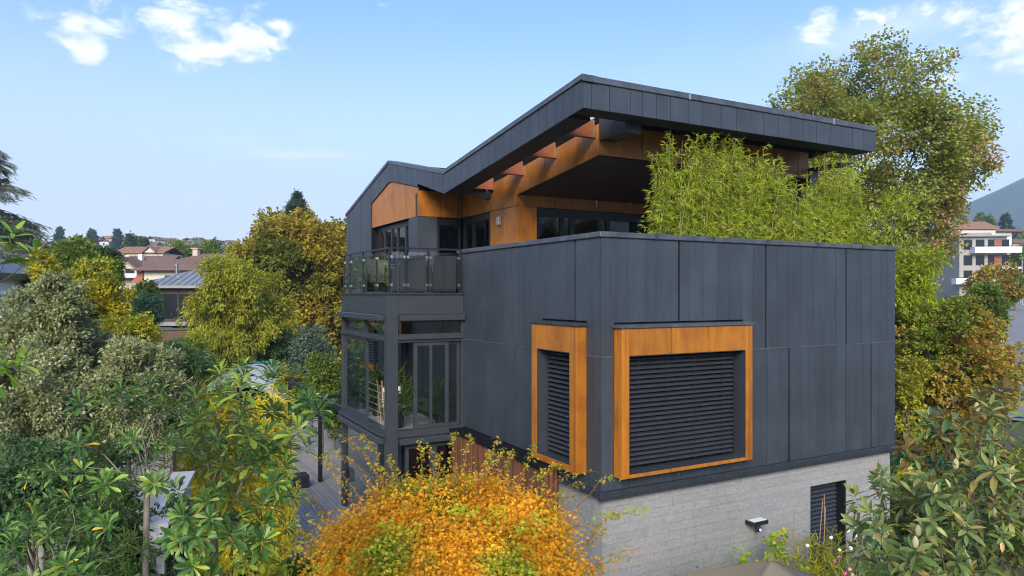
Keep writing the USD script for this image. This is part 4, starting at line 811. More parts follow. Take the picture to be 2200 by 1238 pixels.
D = norm(np.c_[(P - jc)[:, :2] * .35, np.zeros(nl)] + rdir(nl) * .8 + [0, 0, -.35]); N = norm(np.array([0, 0, 1.]) + rdir(nl) * .55)
mb = MB(); skeleton(mb, jfork, lobc, .06); obj('limbs', mb, 'bark_dark', jm)
obj('crown', leaves(P, D, N, rng.uniform(.038, .07, nl), rng.uniform(.033, .062, nl), 'maple'), 'lf_maple', jm)
sp, P, D, N, P2, D2, N2 = MB(), [], [], [], [], [], []
def sprig(mb, p0, p1, sag, Pl, Dl, Nl, n=46, r=.006):
    p0, p1 = np.array(p0), np.array(p1); c = (p0 + p1) / 2 + np.array([0, 0, sag]); s = np.linspace(0, 1, 12)[:, None]
    c = c + rng.normal(size=3) * .06; w_ = np.cumsum(rng.normal(size=(12, 3)), 0) * .012; pts = (1 - s) ** 2 * p0 + 2 * s * (1 - s) * c + s ** 2 * p1 + w_; mb.tube(pts, np.linspace(r, .0015, 12), 4, cap=False)
    for _ in range(n):
        q = rng.random() ** .7 * 10.5; i = int(q); p = pts[i] + (pts[i + 1] - pts[i]) * (q - i); Pl.append(p + rng.normal(size=3) * .022); Dl.append(rdir(1)[0] * .8 + [0, 0, -.45]); Nl.append(rdir(1)[0] * .5 + [0, 0, 1])
targets = [(735, 955), (765, 945), (800, 990), (840, 975), (880, 965), (915, 955), (925, 985), (955, 970), (985, 940), (995, 945), (1010, 1000), (1050, 960), (1078, 955), (1095, 945), (1120, 975), (1155, 965), (1170, 1000), (1215, 1010), (1250, 1020), (1295, 1025), (1335, 1030), (1362, 1092), (1290, 1105), (1245, 1060), (1355, 1180), (1370, 1210), (1310, 1180), (690, 1010), (665, 1060), (680, 990), (655, 1130), (640, 1180), (700, 960)]
for (tx, ty) in targets:
    e = at(tx + rng.normal() * 6, 8.4 + rng.uniform(-.5, .5)); e[2] = hz(ty, 8.4)
    sx = 965 + (tx - 965) * rng.uniform(.5, .8); s0 = at(sx, 8.4); s0[2] = min(hz(ty + rng.uniform(70, 150), 8.4), jt - .05) - max(0, (abs(sx - 965) - 150) / 330) * .6
    sprig(sp, s0, e, rng.uniform(.05, .28) + .25 * abs(tx - 965) / 400, P, D, N, n=int(rng.uniform(45, 95)))
obj('shoots', sp, 'red_stem', jm); P, D, N = map(np.array, (P, D, N)); obj('shoot_foliage', leaves(P, D, N, rng.uniform(.03, .06, len(P)), rng.uniform(.026, .05, len(P)), 'maple'), 'lf_sprig', jm)
P, D, N = [], [], []
for (tx, ty) in [(995, 1100), (1165, 1115), (830, 1135), (875, 1140), (1135, 1135), (1300, 1105), (1365, 1095), (700, 1215), (1130, 1235), (990, 1095), (1070, 1100), (820, 1170)]:
    c0 = at(tx, 8.4 - 1.2); c0[2] = hz(ty, 7.2)
    if tx > 1200: c0 = at(tx, 8.4); c0[2] = hz(ty, 8.4)
    P += list(c0 + rng.normal(size=(26, 3)) * np.array([.075, .075, .035])); D += list(rdir(26) + [0, 0, -.4]); N += list(rdir(26) * .4 + [0, 0, 1])
obj('fresh_foliage', leaves(np.array(P), np.array(D), np.array(N), .06, .05, 'maple'), 'lf_lime', jm)

# --- bamboo on the roof terrace
def bamboo(label, x0, x1, y0, y1, z0, tops, n, mat='lf_bamboo', name='bamboo', per=230, L=.13, stem='cane', spreadr=.23, hmin=.6):
    t = thing(name, label, 'bamboo', ((x0 + x1) / 2, (y0 + y1) / 2, z0)); mb = MB(); P, D, N = [], [], []
    for i in range(n):
        x, y = rng.uniform(x0, x1), rng.uniform(y0, y1); h = tops(x, y) - z0; h *= rng.uniform(hmin, 1.0) if rng.random() < .8 else rng.uniform(.95, 1.06)
        lean = rng.normal(size=2) * .10; s = np.linspace(0, 1, 7)[:, None]; pts = np.c_[x + lean[0] * s ** 2 * h / 2, y + lean[1] * s ** 2 * h / 2, z0 + h * s]
        if pts[-1, 1] > .42 and z0 > 5: pts[:, 2] = np.minimum(pts[:, 2], 9.5)
        mb.tube(pts, np.linspace(.012, .003, 7), 4, cap=False)
        k = per; q = np.clip(.10 + .90 * rng.random(k) ** 1.15, 0, .999) * 6; ii = q.astype(int); p = pts[ii] + (pts[np.minimum(ii + 1, 6)] - pts[ii]) * (q - ii)[:, None]
        sh = np.repeat(rng.normal(size=(k // 5 + 1, 3)) * spreadr, 5, 0)[:k] ; anc = np.repeat(np.arange(0, k, 5), 5)[:k]; p = p[anc] + sh * np.array([1, 1, .7]) * (1.15 - q[anc] / 6)[:, None].clip(.35)
        if z0 > 5: p[:, 1] = np.where((p[:, 1] < .2) & (p[:, 2] < 7.45), .2 + .2 * rng.random(k), p[:, 1]); p[:, 2] = np.where(p[:, 1] > .5, np.minimum(p[:, 2], 9.5), p[:, 2])
        P.append(p); D.append(norm(np.c_[sh[:, :2] / spreadr * .5, np.full(k, -.15)] + rdir(k) * .75)); N.append(norm(rdir(k) * .7 + [0, 0, .8]))
    P, D, N = map(np.vstack, (P, D, N)); obj('culms', mb, stem, t); s = rng.uniform(.7, 1.25, len(P)); obj('foliage', leaves(P, D, N, L * s, L * .145 * s, 'blade'), mat, t)
btop = lambda x, y: float(np.interp(x, [1.7, 2.1, 2.6, 3.4, 4.2, 4.9, 5.4, 5.9, 6.4, 7.0, 7.5, 7.9, 8.2], [8.5, 9.15, 9.5, 9.3, 9.25, 9.4, 8.85, 8.5, 8.8, 9.45, 9.2, 8.7, 8.2]))
bamboo('bright green bamboo at the left end of the terrace parapet', 1.85, 3.5, .42, 1.0, 6.18, btop, 44, per=540)
bamboo('bright green bamboo behind the parapet under the middle of the orange band', 3.5, 5.4, .42, 1.05, 6.18, btop, 50, per=540)
bamboo('bright green bamboo behind the parapet nearest the terrace end', 5.4, 8.0, .42, 1.1, 6.18, btop, 62, per=540)
c = at(500, 14.5); bt2 = lambda x, y: 4.4 + .25 * math.sin(x * 3) + .2 * math.sin(y * 4)
t_ = [at(370, 14), at(650, 15)]
bamboo('yellow bamboo clump behind the glossy shrubs, left of the deck', min(t_[0][0], t_[1][0]) + .1, max(t_[0][0], t_[1][0]) - .3, t_[0][1] + .2, t_[1][1] + .8, .1, bt2, 70, mat='lf_bamboo_yellow', per=420, L=.17, spreadr=.22, hmin=.86)

# --- trees and shrubs
G1 = None
tree('sycamore_tree', 'tall airy maple with brown seed clusters rising behind the house at right', 'tree', 1588, 2118, 62, 670, 32, 95000, .13, .12, 'lf_sycamore', K=230, lr=.15, bark='bark_dark', tr=.26, depth=.9, power=.36, cl=7, jit=.45, trunk_at=1895)
tree('ash_tree', 'bright yellow green tree touching the right end of the zinc parapet', 'tree', 1840, 2000, 395, 900, 24, 13000, .16, .055, 'lf_robinia', K=70, lr=.24, tr=.12, depth=1., cl=9, droop=.35, flat=.55, upn=1.1)
tree('ash_tree', 'lower yellow green tree just right of the zinc house corner', 'tree', 1880, 2060, 510, 830, 23.5, 12000, .16, .055, 'lf_robinia', K=60, lr=.24, tr=.1, depth=1., cl=9, droop=.35, flat=.55, upn=1.1)
tree('hawthorn_tree', 'wide autumn tree turning orange brown between the house and the road', 'tree', 1900, 2192, 610, 1010, 22, 40000, .10, .075, 'lf_hawthorn', K=150, lr=.19, bark='bark_dark', tr=.14, depth=.9, cl=7, flat=.6, droop=.3)
tree('hawthorn_tree', 'small yellow leaved shrub at the foot of the zinc wall end', 'shrub', 1890, 2010, 740, 960, 20.5, 5000, .09, .07, 'lf_yellowgreen', K=30, lr=.3, tr=.05, cl=6)
tree('orange_tree', 'thin brown orange tree in front of the white apartment block', 'tree', 2065, 2195, 545, 700, 70, 9000, .28, .2, 'lf_hawthorn', K=26, lr=.26, tr=.15, cl=6)
tree('round_tree', 'round dark green tree below the white apartment block', 'tree', 2060, 2168, 600, 760, 50, 12000, .2, .16, 'lf_green', K=22, lr=.34, tr=.15, cl=6)
tree('chestnut_tree', 'large round golden brown chestnut tree left of the house', 'tree', 474, 815, 438, 800, 55, 125000, .26, .2, 'lf_chestnut', K=190, lr=.2, tr=.35, depth=.9, cl=7, shape='dome', kind='diamond', power=.3)
tree('cherry_tree', 'yellow green drooping cherry tree between the grey roofed house and the chestnut', 'tree', 394, 602, 528, 815, 41, 32000, .20, .085, 'lf_cherry', K=70, lr=.25, tr=.2, cl=7, droop=.8, power=.4)
tree('cherry_tree', 'narrow pale green shoot of foliage in front of the chestnut crown', 'tree', 520, 640, 560, 800, 44, 8000, .22, .1, 'lf_yellowgreen', K=40, lr=.28, tr=.15, cl=7, droop=.6)
tree('conifer', 'small dark spruce tip showing above the chestnut tree', 'tree', 578, 698, 416, 505, 78, 11000, .34, .09, 'lf_spruce', K=260, lr=.07, shape='cone', tr=.2, cl=8, bark='bark_dark')
for args in [('blue green shrub under the chestnut, beside the bay', 618, 720, 690, 830, 30, 7000, .12, .07, 'lf_bluegrey'), ('fresh green shrub beside the steel pergola beams', 640, 745, 745, 880, 27, 7000, .1, .06, 'lf_green'), ('yellow green shrub beside the pool cover', 585, 665, 745, 860, 33, 5000, .12, .07, 'lf_yellowgreen'), ('dark shrub in the shade behind the pool cover', 560, 650, 700, 800, 43, 5000, .18, .1, 'lf_deep'), ('low green shrub behind the steel post', 680, 760, 850, 950, 28, 3000, .09, .06, 'lf_green')]:
    tree('garden_shrub', args[0], 'shrub', *args[1:], K=26, lr=.34, tr=.05, cl=6)
tree('maple_tree', 'golden yellow tree at far left above the olive shrubs', 'tree', 35, 150, 525, 680, 26, 8000, .13, .09, 'lf_yellow', K=40, lr=.28, tr=.09, cl=6)
tree('linden_tree', 'broad mid green tree rising behind the yellow trees on the left', 'tree', 70, 262, 500, 690, 36, 17000, .18, .12, 'lf_green', K=60, lr=.26, tr=.2, cl=7)
tree('birch_tree', 'yellow birch in the centre of the left garden trees', 'tree', 175, 285, 575, 730, 23, 9000, .11, .075, 'lf_yellow', K=44, lr=.26, tr=.07, cl=6)
tree('birch_tree', 'yellow green birch just left of the yellow birch', 'tree', 135, 215, 600, 720, 22, 5000, .10, .07, 'lf_yellowgreen', K=30, lr=.3, tr=.06, cl=6)
tree('linden_tree', 'rounded yellow green tree between the golden tree and the yellow birch', 'tree', 130, 262, 545, 720, 30, 14000, .14, .09, 'lf_cherry', K=60, lr=.26, tr=.12, cl=7)
tree('cypress_shrub', 'soft blue green conifer shrub beside the grey roofed house', 'shrub', 262, 345, 622, 715, 27, 9000, .13, .03, 'lf_blue', K=40, lr=.3, tr=.06, cl=8, upn=.3)
tree('oak_tree', 'dark green tree before the brown roofed house', 'tree', 205, 272, 520, 610, 62, 6000, .3, .2, 'lf_deep', K=30, lr=.3, tr=.2, cl=6)
tree('garden_shrub', 'yellow shrub below the blue green conifer', 'shrub', 195, 350, 665, 760, 20, 8000, .085, .055, 'lf_yellowgreen', K=36, lr=.28, tr=.05, cl=6)
tree('garden_shrub', 'green shrub at the left wall of the grey roofed house', 'shrub', 275, 346, 600, 720, 43, 6000, .2, .12, 'lf_green', K=30, lr=.3, tr=.08, cl=6)
tree('garden_shrub', 'yellow green shrub under the balcony of the grey roofed house', 'shrub', 370, 470, 705, 800, 34, 6000, .15, .08, 'lf_cherry', K=30, lr=.3, tr=.06, cl=6)
tree('garden_shrub', 'dark shrub in front of the brick wall of the grey roofed house', 'shrub', 300, 400, 730, 820, 25, 6000, .1, .055, 'lf_deep', K=30, lr=.3, tr=.06, cl=6)
tree('holm_oak', 'grey green holm oak shrub on the left with small leathery leaves', 'shrub', -60, 250, 590, 1080, 12.5, 80000, .075, .036, 'lf_olive', K=220, lr=.17, tr=.06, cl=8, bark='bark_grey', flat=.7)
tree('holm_oak', 'upright grey green holm oak top in front of the yellow birch', 'shrub', 60, 190, 575, 830, 11.5, 24000, .07, .034, 'lf_olive', K=70, lr=.2, tr=.04, cl=8, bark='bark_grey')
tree('holm_oak', 'grey green shrub with bare twigs below the yellow shrub', 'shrub', 150, 420, 715, 1010, 11.5, 46000, .07, .032, 'lf_olive', K=150, lr=.18, tr=.05, cl=8, bark='bark_grey')
tree('oleander_shrub', 'dark green narrow leaved shrub below the cherry tree', 'shrub', 290, 460, 720, 840, 14, 7000, .10, .022, 'lf_hedge', K=34, lr=.28, tr=.04, cl=9)
tree('box_shrub', 'dense deep green small leaved shrub at lower left', 'shrub', -70, 285, 905, 1200, 8.8, 46000, .055, .034, 'lf_hedge', K=60, lr=.3, tr=.06, cl=8, bark='bark_dark', shape='dome')
tree('box_shrub', 'dark shrub filling the bottom left behind the glossy leaves', 'shrub', 100, 420, 1010, 1330, 7.6, 26000, .05, .03, 'lf_deep', K=44, lr=.3, tr=.05, cl=8, bark='bark_dark')
# cedar with flat drooping sprays
def cedar(label, px, d, ztop, zbot, reach, n, side=0):
    b = at(px, d); b[2] = float(ground(b[0], b[1])); t = thing('cedar_tree', label, 'tree', b); top = np.array([b[0], b[1], ztop])
    obj('trunk', MB().tube([b, (b + top) / 2, top], [.4, .28, .04], 9), 'bark_dark', t, smooth=True); mb = MB(); P, D, N = [], [], []
    for i in range(n):
        f = rng.random() ** .8; z = zbot + (ztop - zbot) * f; a = rng.random() * 2 * np.pi; Ln = reach * (1 - f) ** .75 * rng.uniform(.75, 1.15) + .4; s = np.linspace(0, 1, 8)[:, None]
        pts = np.c_[b[0] + np.cos(a) * Ln * s, b[1] + np.sin(a) * Ln * s, z + .35 * Ln * s - .30 * Ln * s ** 2.2]; mb.tube(pts, np.linspace(.06, .01, 8), 4, cap=False)
        k = int(150 * Ln / 3) + 20; q = rng.random(k) ** .6 * 6.99; ii = q.astype(int); p = pts[ii] + (pts[ii + 1] - pts[ii]) * (q - ii)[:, None]; wd = .5 * Ln / 3
        perp = np.array([-np.sin(a), np.cos(a), 0]); o = rng.normal(size=k) * wd * (.3 + q / 7) * .6
        P.append(p + perp * o[:, None] + np.c_[np.zeros((k, 2)), -np.abs(rng.normal(size=k)) * .16 - np.abs(o) * .25]); D.append(norm(perp * np.sign(o)[:, None] * .7 + np.array([np.cos(a), np.sin(a), -.45]) + rdir(k) * .5)); N.append(rdir(k) * .6 + [0, 0, 1])
    obj('limbs', mb, 'bark_dark', t); P, D, N = map(np.vstack, (P, D, N)); obj('crown', leaves(P, D, N, rng.uniform(.25, .5, len(P)), .07, 'blade'), 'lf_cedar', t)
cedar('grey green cedar with drooping tiers at the left edge of the sky', -60, 42, hz(285, 42), hz(560, 42), 4.6, 90)
cedar('second cedar lower behind the first, in front of the far village', 30, 55, hz(465, 55), hz(570, 55), 4.2, 50)

# --- garden bed along the stone wall
def plant(name, label, x, y, z0, h, w, n, L, W, mat, kind='oval', stems=5, cat='plant', stem='green_stem', top=.2):
    t = thing(name, label, cat, (x, y, z0)); mb = MB(); P = []
    for i in range(stems):
        e = np.array([x + rng.normal() * w * .5, y + rng.normal() * w * .35, z0 + h * rng.uniform(.6, 1)]); s = np.array([x + rng.normal() * w * .15, y + rng.normal() * w * .1, z0])
        pts = [s, (s + e) / 2 + rng.normal(size=3) * w * .12, e]; mb.tube(pts, [.008, .006, .003], 4, cap=False)
        q = np.clip(top + (1 - top) * rng.random(n // stems), 0, 1)[:, None]; P.append((1 - q) ** 2 * pts[0] + 2 * q * (1 - q) * pts[1] + q ** 2 * pts[2] + rng.normal(size=(n // stems, 3)) * np.array([w * .16, w * .16, w * .1]))
    P = np.vstack(P); obj('stems', mb, stem, t); s = rng.uniform(.7, 1.25, len(P)); obj('foliage', leaves(P, rdir(len(P)) + [0, 0, -.1], rdir(len(P)) * .6 + [0, 0, 1], L * s, W * s, kind), mat, t); return t
plant('tomato_plant', 'dry straggling plant at the foot of the stone wall, furthest left', 1.3, -.7, 0, 1.25, .9, 420, .09, .035, 'lf_dry', stems=9, kind='diamond')
plant('tomato_plant', 'thin half dry plant between the left end of the bed and the vine', 2.0, -.75, 0, 1.2, .7, 350, .08, .04, 'lf_dry', stems=8, kind='diamond')
plant('grape_vine', 'bright green vine climbing short canes left of the louvred window', 2.9, -.7, 0, 1.45, .8, 460, .11, .11, 'lf_vine', stems=8)
plant('grape_vine', 'tall lime vine shoot climbing below the sensor light', 3.5, -.65, 0, 1.85, .35, 300, .10, .10, 'lf_vine', stems=4)
plant('grape_vine', 'yellow green vine low between two canes', 4.0, -.7, 0, 1.35, .6, 260, .10, .09, 'lf_vine', stems=6)
plant('grass_clump', 'tall olive grass clump in front of the louvred shutter', 4.75, -.75, 0, 1.55, .8, 900, .22, .018, 'lf_yellowgreen', stems=16, kind='blade')
plant('grass_clump', 'yellow grass tuft beside the tan parasol', 1.9, -1.3, 0, .9, .5, 500, .25, .016, 'lf_yellowgreen', stems=12, kind='blade')
plant('cosmos_plant', 'feathery cosmos plant carrying the white and pink flowers', 5.35, -.95, 0, 1.5, .9, 1100, .10, .012, 'lf_hedge', stems=18, kind='blade')
plant('garden_shrub', 'leafy low shrub between the cosmos and the magnolia', 6.3, -.7, 0, 1.1, .8, 600, .09, .05, 'lf_green', stems=10, cat='shrub')
for k_, (px, py, mat, lab) in enumerate([(1786, 1155, 'white_petal', 'white cosmos flower against the dark louvres, upper left one'), (1822, 1140, 'white_petal', 'white cosmos flower at the right edge of the louvred window'), (1804, 1182, 'white_petal', 'pale cosmos flower low in front of the louvred window'), (1828, 1178, 'white_petal', 'pale cosmos flower just right of the louvred window'), (1840, 1150, 'white_petal', 'white cosmos flower nearest the magnolia'), (1802, 1196, 'magenta_petal', 'dark magenta cosmos flower, highest of the magenta ones'), (1793, 1205, 'magenta_petal', 'magenta cosmos flower below the dark magenta one'), (1816, 1232, 'magenta_petal', 'bright magenta flower at the bottom edge, left one'), (1832, 1234, 'pink_petal', 'bright pink flower at the bottom edge, right one'), (1826, 1223, 'pink_petal', 'bright pink flower topmost of the bottom cluster'), (1735, 1172, 'white_petal', 'pale flower among the olive grass clump')]):
    d = 14.0 - .25; p = at(px, d); p[2] = hz(py, d); t = thing('cosmos_flower', lab, 'flower', p); f = norm(CAM - p + np.array([0, 0, 4.])); u = norm(np.cross(f, [0, 0, 1.])); v = np.cross(f, u); an = np.arange(8) * np.pi / 4
    obj('petals', leaves(np.repeat(p[None], 8, 0), np.cos(an)[:, None] * u + np.sin(an)[:, None] * v, np.repeat(f[None], 8, 0), .036, .033, 'oval'), mat, t); obj('flower_centre', MB().tube([p, p + f * .012], [.01, .007], 8), 'cushion', t); obj('flower_stem', MB().tube([p - f * .005, p + [0, 0, -.3], [p[0], p[1], .1]], .004, 4), 'green_stem', t)
for k_, (x, y, z, dx, lab) in enumerate([(4.25, -.55, 1.95, .02, 'single upright bamboo cane left of the louvred shutter'), (3.72, -.6, 1.7, .25, 'leaning bamboo cane behind the vine'), (3.9, -.6, 1.2, .3, 'short slanting bamboo cane right of the vine'), (5.1, -.6, 2.15, -.02, 'tallest cane of the three in front of the shutter'), (5.0, -.55, 2.05, .18, 'cane leaning right in front of the shutter'), (5.2, -.5, 1.85, .1, 'shortest cane of the three in front of the shutter'), (2.85, -.6, 1.05, .0, 'dark short cane among the vine leaves')]):
    c_ = MB().tube([(x - dx * .6, y, 0), (x, y, z * .55), (x + dx * .6, y, z)], .009, 6); obj('garden_cane', c_, 'cane' if k_ != 6 else 'black_steel', label=lab, category='cane')
# parasol: tan canvas, seen from above
pc_ = at(1655, 9.4); ap = np.array([pc_[0], pc_[1], hz(1204, 9.4)]); pr = thing('parasol', 'tan canvas parasol top at the bottom edge', 'parasol', (ap[0], ap[1], 0)); can, seam, ang0 = MB(), MB(), .35
cor = [ap + np.array([math.cos(ang0 + i * np.pi / 2) * 2.0, math.sin(ang0 + i * np.pi / 2) * 2.0, -.85]) for i in range(4)]
for i in range(4):
    a_, b_ = cor[i], cor[(i + 1) % 4]; g_ = []
    for r_ in np.linspace(0, 1, 7):
        for s_ in np.linspace(0, 1, 7): q_ = ap + (a_ + (b_ - a_) * s_ - ap) * r_; g_.append(q_ - np.array([0, 0, .05 * r_ * math.sin(math.pi * s_)]))
    ii, jj = np.meshgrid(np.arange(6), np.arange(6), indexing='ij'); qd = np.stack([ii * 7 + jj, ii * 7 + jj + 1, (ii + 1) * 7 + jj + 1, (ii + 1) * 7 + jj], -1).reshape(-1, 4)
    obj('canopy_panel', (np.array(g_), np.vstack([qd[:, [0, 2, 1]], qd[:, [0, 3, 2]]])), 'canvas', pr, smooth=True)
    obj('canopy_seam', MB().tube([ap + [0, 0, .006], a_ + [0, 0, .006]], .014, 5), 'canvas_seam', pr); vd = np.array([a_, b_, b_ - [0, 0, .2], a_ - [0, 0, .2]]); obj('valance', (vd, np.array([[0, 1, 2], [0, 2, 3]])), 'canvas', pr)
obj('finial', MB().tube([ap, ap + [0, 0, .03], ap + [0, 0, .05]], [.05, .045, .01], 10), 'canvas_seam', pr); obj('pole', MB().tube([[ap[0], ap[1], 0], ap - [0, 0, .03]], .025, 10), 'white_paint', pr)
# plants on the balcony and in the bay
t = thing('flower_pot', 'small bowl of pink flowers on the balcony table', 'flower pot', (-.72, 7.1, 6.96)); obj('pot', MB().tube([(-.72, 7.1, 6.962), (-.72, 7.1, 7.0), (-.72, 7.1, 7.06)], [.07, .1, .11], 12), 'white_paint', t)
p = np.array([-.72, 7.1, 7.08]) + rng.normal(size=(120, 3)) * [.1, .1, .04]; obj('flower_heads', leaves(p, rdir(120) + [0, 0, .6], rdir(120) + [0, 0, 1], .05, .05, 'oval'), 'pink_petal', t)
for (x, y, lab, m_, h) in [(-1.3, 6.9, 'arching spider plant on the inner railing of the bay', 'lf_hedge', .5), (-.6, 8.6, 'bushy green plant inside the bay behind the sliding door', 'lf_green', .7), (-.25, 6.6, 'leafy plant at the right side of the bay', 'lf_deep', .8), (-1.2, 8.9, 'tall dark plant at the back corner of the bay', 'lf_deep', .9)]:
    t = thing('pot_plant', lab, 'pot plant', (x, y, 2.83)); obj('pot', MB().tube([(x, y, 2.832), (x, y, 3.25)], [.13, .17], 12), 'black_pot', t); k = 160; D = norm(rdir(k) * .8 + [0, 0, .8]); obj('foliage', leaves(np.array([x, y, 3.35]) + rng.normal(size=(k, 3)) * [.1, .1, .25], D, rdir(k) * .3 + [0, 0, 1], h * rng.uniform(.5, 1, k), .03, 'blade'), m_, t)
t = thing('bamboo_sticks', 'bundle of pale bamboo sticks standing in the open bay window', 'sticks', (-1.7, 6.8, 2.9))
for k_ in range(8): obj('stick', MB().tube([(-1.72 + rng.normal() * .03, 6.5 + k_ * .09, 2.985), (-1.74 + rng.normal() * .06, 6.5 + k_ * .09 + rng.normal() * .04, 3.75 + rng.random() * .35)], .007, 6), 'cane', t)
t = thing('bay_chair', 'white chair inside the bay behind the bamboo sticks', 'chair', (-1.15, 7.6, 2.83)); obj('seat', MB().box(-1.4, -.9, 7.35, 7.85, 3.24, 3.30, .02), 'white_paint', t); obj('backrest', MB().box(-1.4, -.9, 7.80, 7.85, 3.31, 3.75, .015), 'white_paint', t)
for sx in (-1.37, -.93):
    for sy in (7.38, 7.82): obj('leg', MB().box(sx - .02, sx + .02, sy - .02, sy + .02, 2.831, 3.239), 'steel', t)

# --- fence, lamp post at right
def fence(label, a, b, z0, z1, n):
    t = thing('metal_fence', label, 'fence', (*a[:2], z0)); a, b = np.array(a[:2]), np.array(b[:2])
    for z in (z1, z1 - .16, z0 + .12): obj('rail', MB().tube([(*a, z), (*b, z)], .022, 6), 'green_paint', t)
    for i in range(n + 1):
        p = a + (b - a) * i / n
        if i % 9 == 0: obj('post', MB().tube([(*p, z0 - .05), (*p, z1 + .03)], .035, 6), 'green_paint', t)
        else: obj('baluster', MB().tube([(*p, z0 + .12), (*p, z1 - .16)], .011, 5), 'green_paint', t)
fence('green metal railing beside the house corner, nearer one', at(1905, 23.2), at(2120, 19.5), .25, 1.32, 45)
fence('green metal railing further back towards the lamp post', at(1990, 26.5), at(2140, 22.5), .3, 1.42, 36)
lp = at(2067, 27); t = thing('lamp_post', 'grey street lamp post behind the green railings', 'lamp post', (lp[0], lp[1], 0)); obj('post', MB().tube([lp + [0, 0, -.05], lp + [0, 0, 2.5]], [.06, .05], 10), 'galvanised', t); obj('sign_box', MB().box(lp[0] - .25, lp[0] + .1, lp[1] - .15, lp[1] + .1, 1.95, 2.5, .02), 'black_steel', t)
rw = MB(); rw.add(*strip(4.7, 5.0, 1.0, None, 54, 78)); rw.add(*strip(4.7, 4.701, .2, 1.0, 54, 78)); rw.add(*strip(5.0, 5.001, 1.0, .1, 54, 78))
obj('retaining_wall', rw, 'kerb_stone', label='low stone wall with white guard rail beside the climbing road', category='wall')
gr = thing('guard_rail', 'white guard rail along the top of the climbing road', 'guard rail', (*cc[60], float(ground(*cc[60])))); gm = MB()
pts = np.array([[*(cc[i] + nn[i] * 4.85), float(ground(*(cc[i] + nn[i] * 4.85))) + 1.55] for i in range(54, 78)]); obj('rail', MB().tube(pts, .07, 5), 'white_paint', gr)
for i in range(0, 24, 3): obj('rail_post', MB().tube([pts[i] - [0, 0, .56], pts[i]], .05, 5), 'white_paint', gr)

# ------------------------------------------------------------------ houses around and beyond
def face_frame(px, d, turn=0.):
    """local frame of a far house: x to the right across the view, y away"""
    c = at(px, d); a = -YAW + turn; ca, sa = math.cos(a), math.sin(a); return c, np.array([[ca, -sa], [sa, ca]])
def to(m, c, Rm, z=0):
    m.v = [np.c_[(v[:, :2] @ Rm.T) + c[:2], v[:, 2] + z] for v in m.v]; return m
def gable(mb, x0, x1, y0, y1, ze, zr, along='y', over=.5, t=.18):
    if along == 'y':
        xm = (x0 + x1) / 2; k = (zr - ze) / (xm - x0); a = x0 - over; b = x1 + over; za = ze - over * k
        mb.extrude(Polygon([(a, za), (xm, zr), (b, za), (b, za + t), (xm, zr + t), (a, za + t)]), y0 - over, y1 + over, 'xzy')
    else:
        ym = (y0 + y1) / 2; k = (zr - ze) / (ym - y0); a = y0 - over; b = y1 + over; za = ze - over * k
        mb.extrude(Polygon([(a, za), (ym, zr), (b, za), (b, za + t), (ym, zr + t), (a, za + t)]), x0 - over, x1 + over, 'yzx')
def hip(mb, x0, x1, y0, y1, ze, zr, rl, over=.6, t=.16):
    x0 -= over; x1 += over; y0 -= over; y1 += over; xm, ym = (x0 + x1) / 2, (y0 + y1) / 2
    v = [(x0, y0, ze), (x1, y0, ze), (x1, y1, ze), (x0, y1, ze), (xm - rl, ym, zr), (xm + rl, ym, zr), (x0, y0, ze - t), (x1, y0, ze - t), (x1, y1, ze - t), (x0, y1, ze - t)]
    mb.add(v, [(0, 1, 5), (0, 5, 4), (1, 2, 5), (2, 3, 4), (2, 4, 5), (3, 0, 4), (0, 6, 7), (0, 7, 1), (1, 7, 8), (1, 8, 2), (2, 8, 9), (2, 9, 3), (3, 9, 6), (3, 6, 0), (6, 8, 7), (6, 9, 8)])
# grey metal roofed house with wood cladding
d = 55; c, Rm = face_frame(402, d + 4, .05); z0 = float(ground(*c[:2])); ez = hz(617, d) ; s = d / FPX
hA = thing('neighbour_house', 'wood clad house with a grey standing seam metal roof', 'house', (c[0], c[1], z0))
w2 = 1.45; X0 = -(402 - 360) * s; X1 = 5.2
obj('wall', to(MB().box(X0, X1, -4, 4, z0 - .5, ez), c, Rm), 'brown_board', hA)
rm = MB(); hip(rm, X0, X1, -4, 4, ez + .12, hz(572, d), .7, over=.75, t=.2); rf = obj('roof', to(rm, c, Rm), 'roof_metal', hA)
for i in range(14):
    xa = X0 - .7 + i * .55; xm = (X0 + X1) / 2; zr_ = hz(572, d); 
    if xa > X1: break
    fr = min(1, abs(xa - (xm if abs(xa - xm) < .7 else xm + .7 * np.sign(xa - xm))) / ((X1 - X0) / 2 + .05)); top_ = (xa if abs(xa - xm) < .7 else xm + .7 * np.sign(xa - xm), 0, zr_); q = 1 - max(0, (abs(xa - xm) - .7)) / ((X1 - X0) / 2 + .75 - .7); e0 = np.array([xa, -4.75, ez + .15]); e1 = e0 + (np.array([xa, 0, zr_ + .03]) - e0) * q
    obj('roof_seam', to(MB().tube([e0, e1], .03, 4), c, Rm), 'roof_metal', rf)
obj('window', to(MB().box(-.55, 3.8, -4.06, -4.0, hz(684, d), hz(632, d)), c, Rm), 'window_dark', hA); obj('window_frame', to(MB().box(-.6, -.5, -4.1, -3.99, hz(684, d), hz(630, d)).box(.9, 1.0, -4.1, -3.99, hz(684, d), hz(630, d)), c, Rm), 'frame_paint', hA)
bl = obj('balcony', to(MB().box(-.9, 5.2, -5.6, -4.02, hz(690, d) - .3, hz(690, d)), c, Rm), 'roof_metal', hA)
obj('rail', to(MB().tube([(-.88, -4.05, hz(660, d)), (-.88, -5.55, hz(660, d)), (5.1, -5.55, hz(660, d))], .03, 5), c, Rm), 'black_steel', bl)
for i in range(40): obj('baluster', to(MB().tube([(-.88 + i * .15, -5.55, hz(690, d)), (-.88 + i * .15, -5.55, hz(660, d))], .012, 4), c, Rm), 'black_steel', bl)
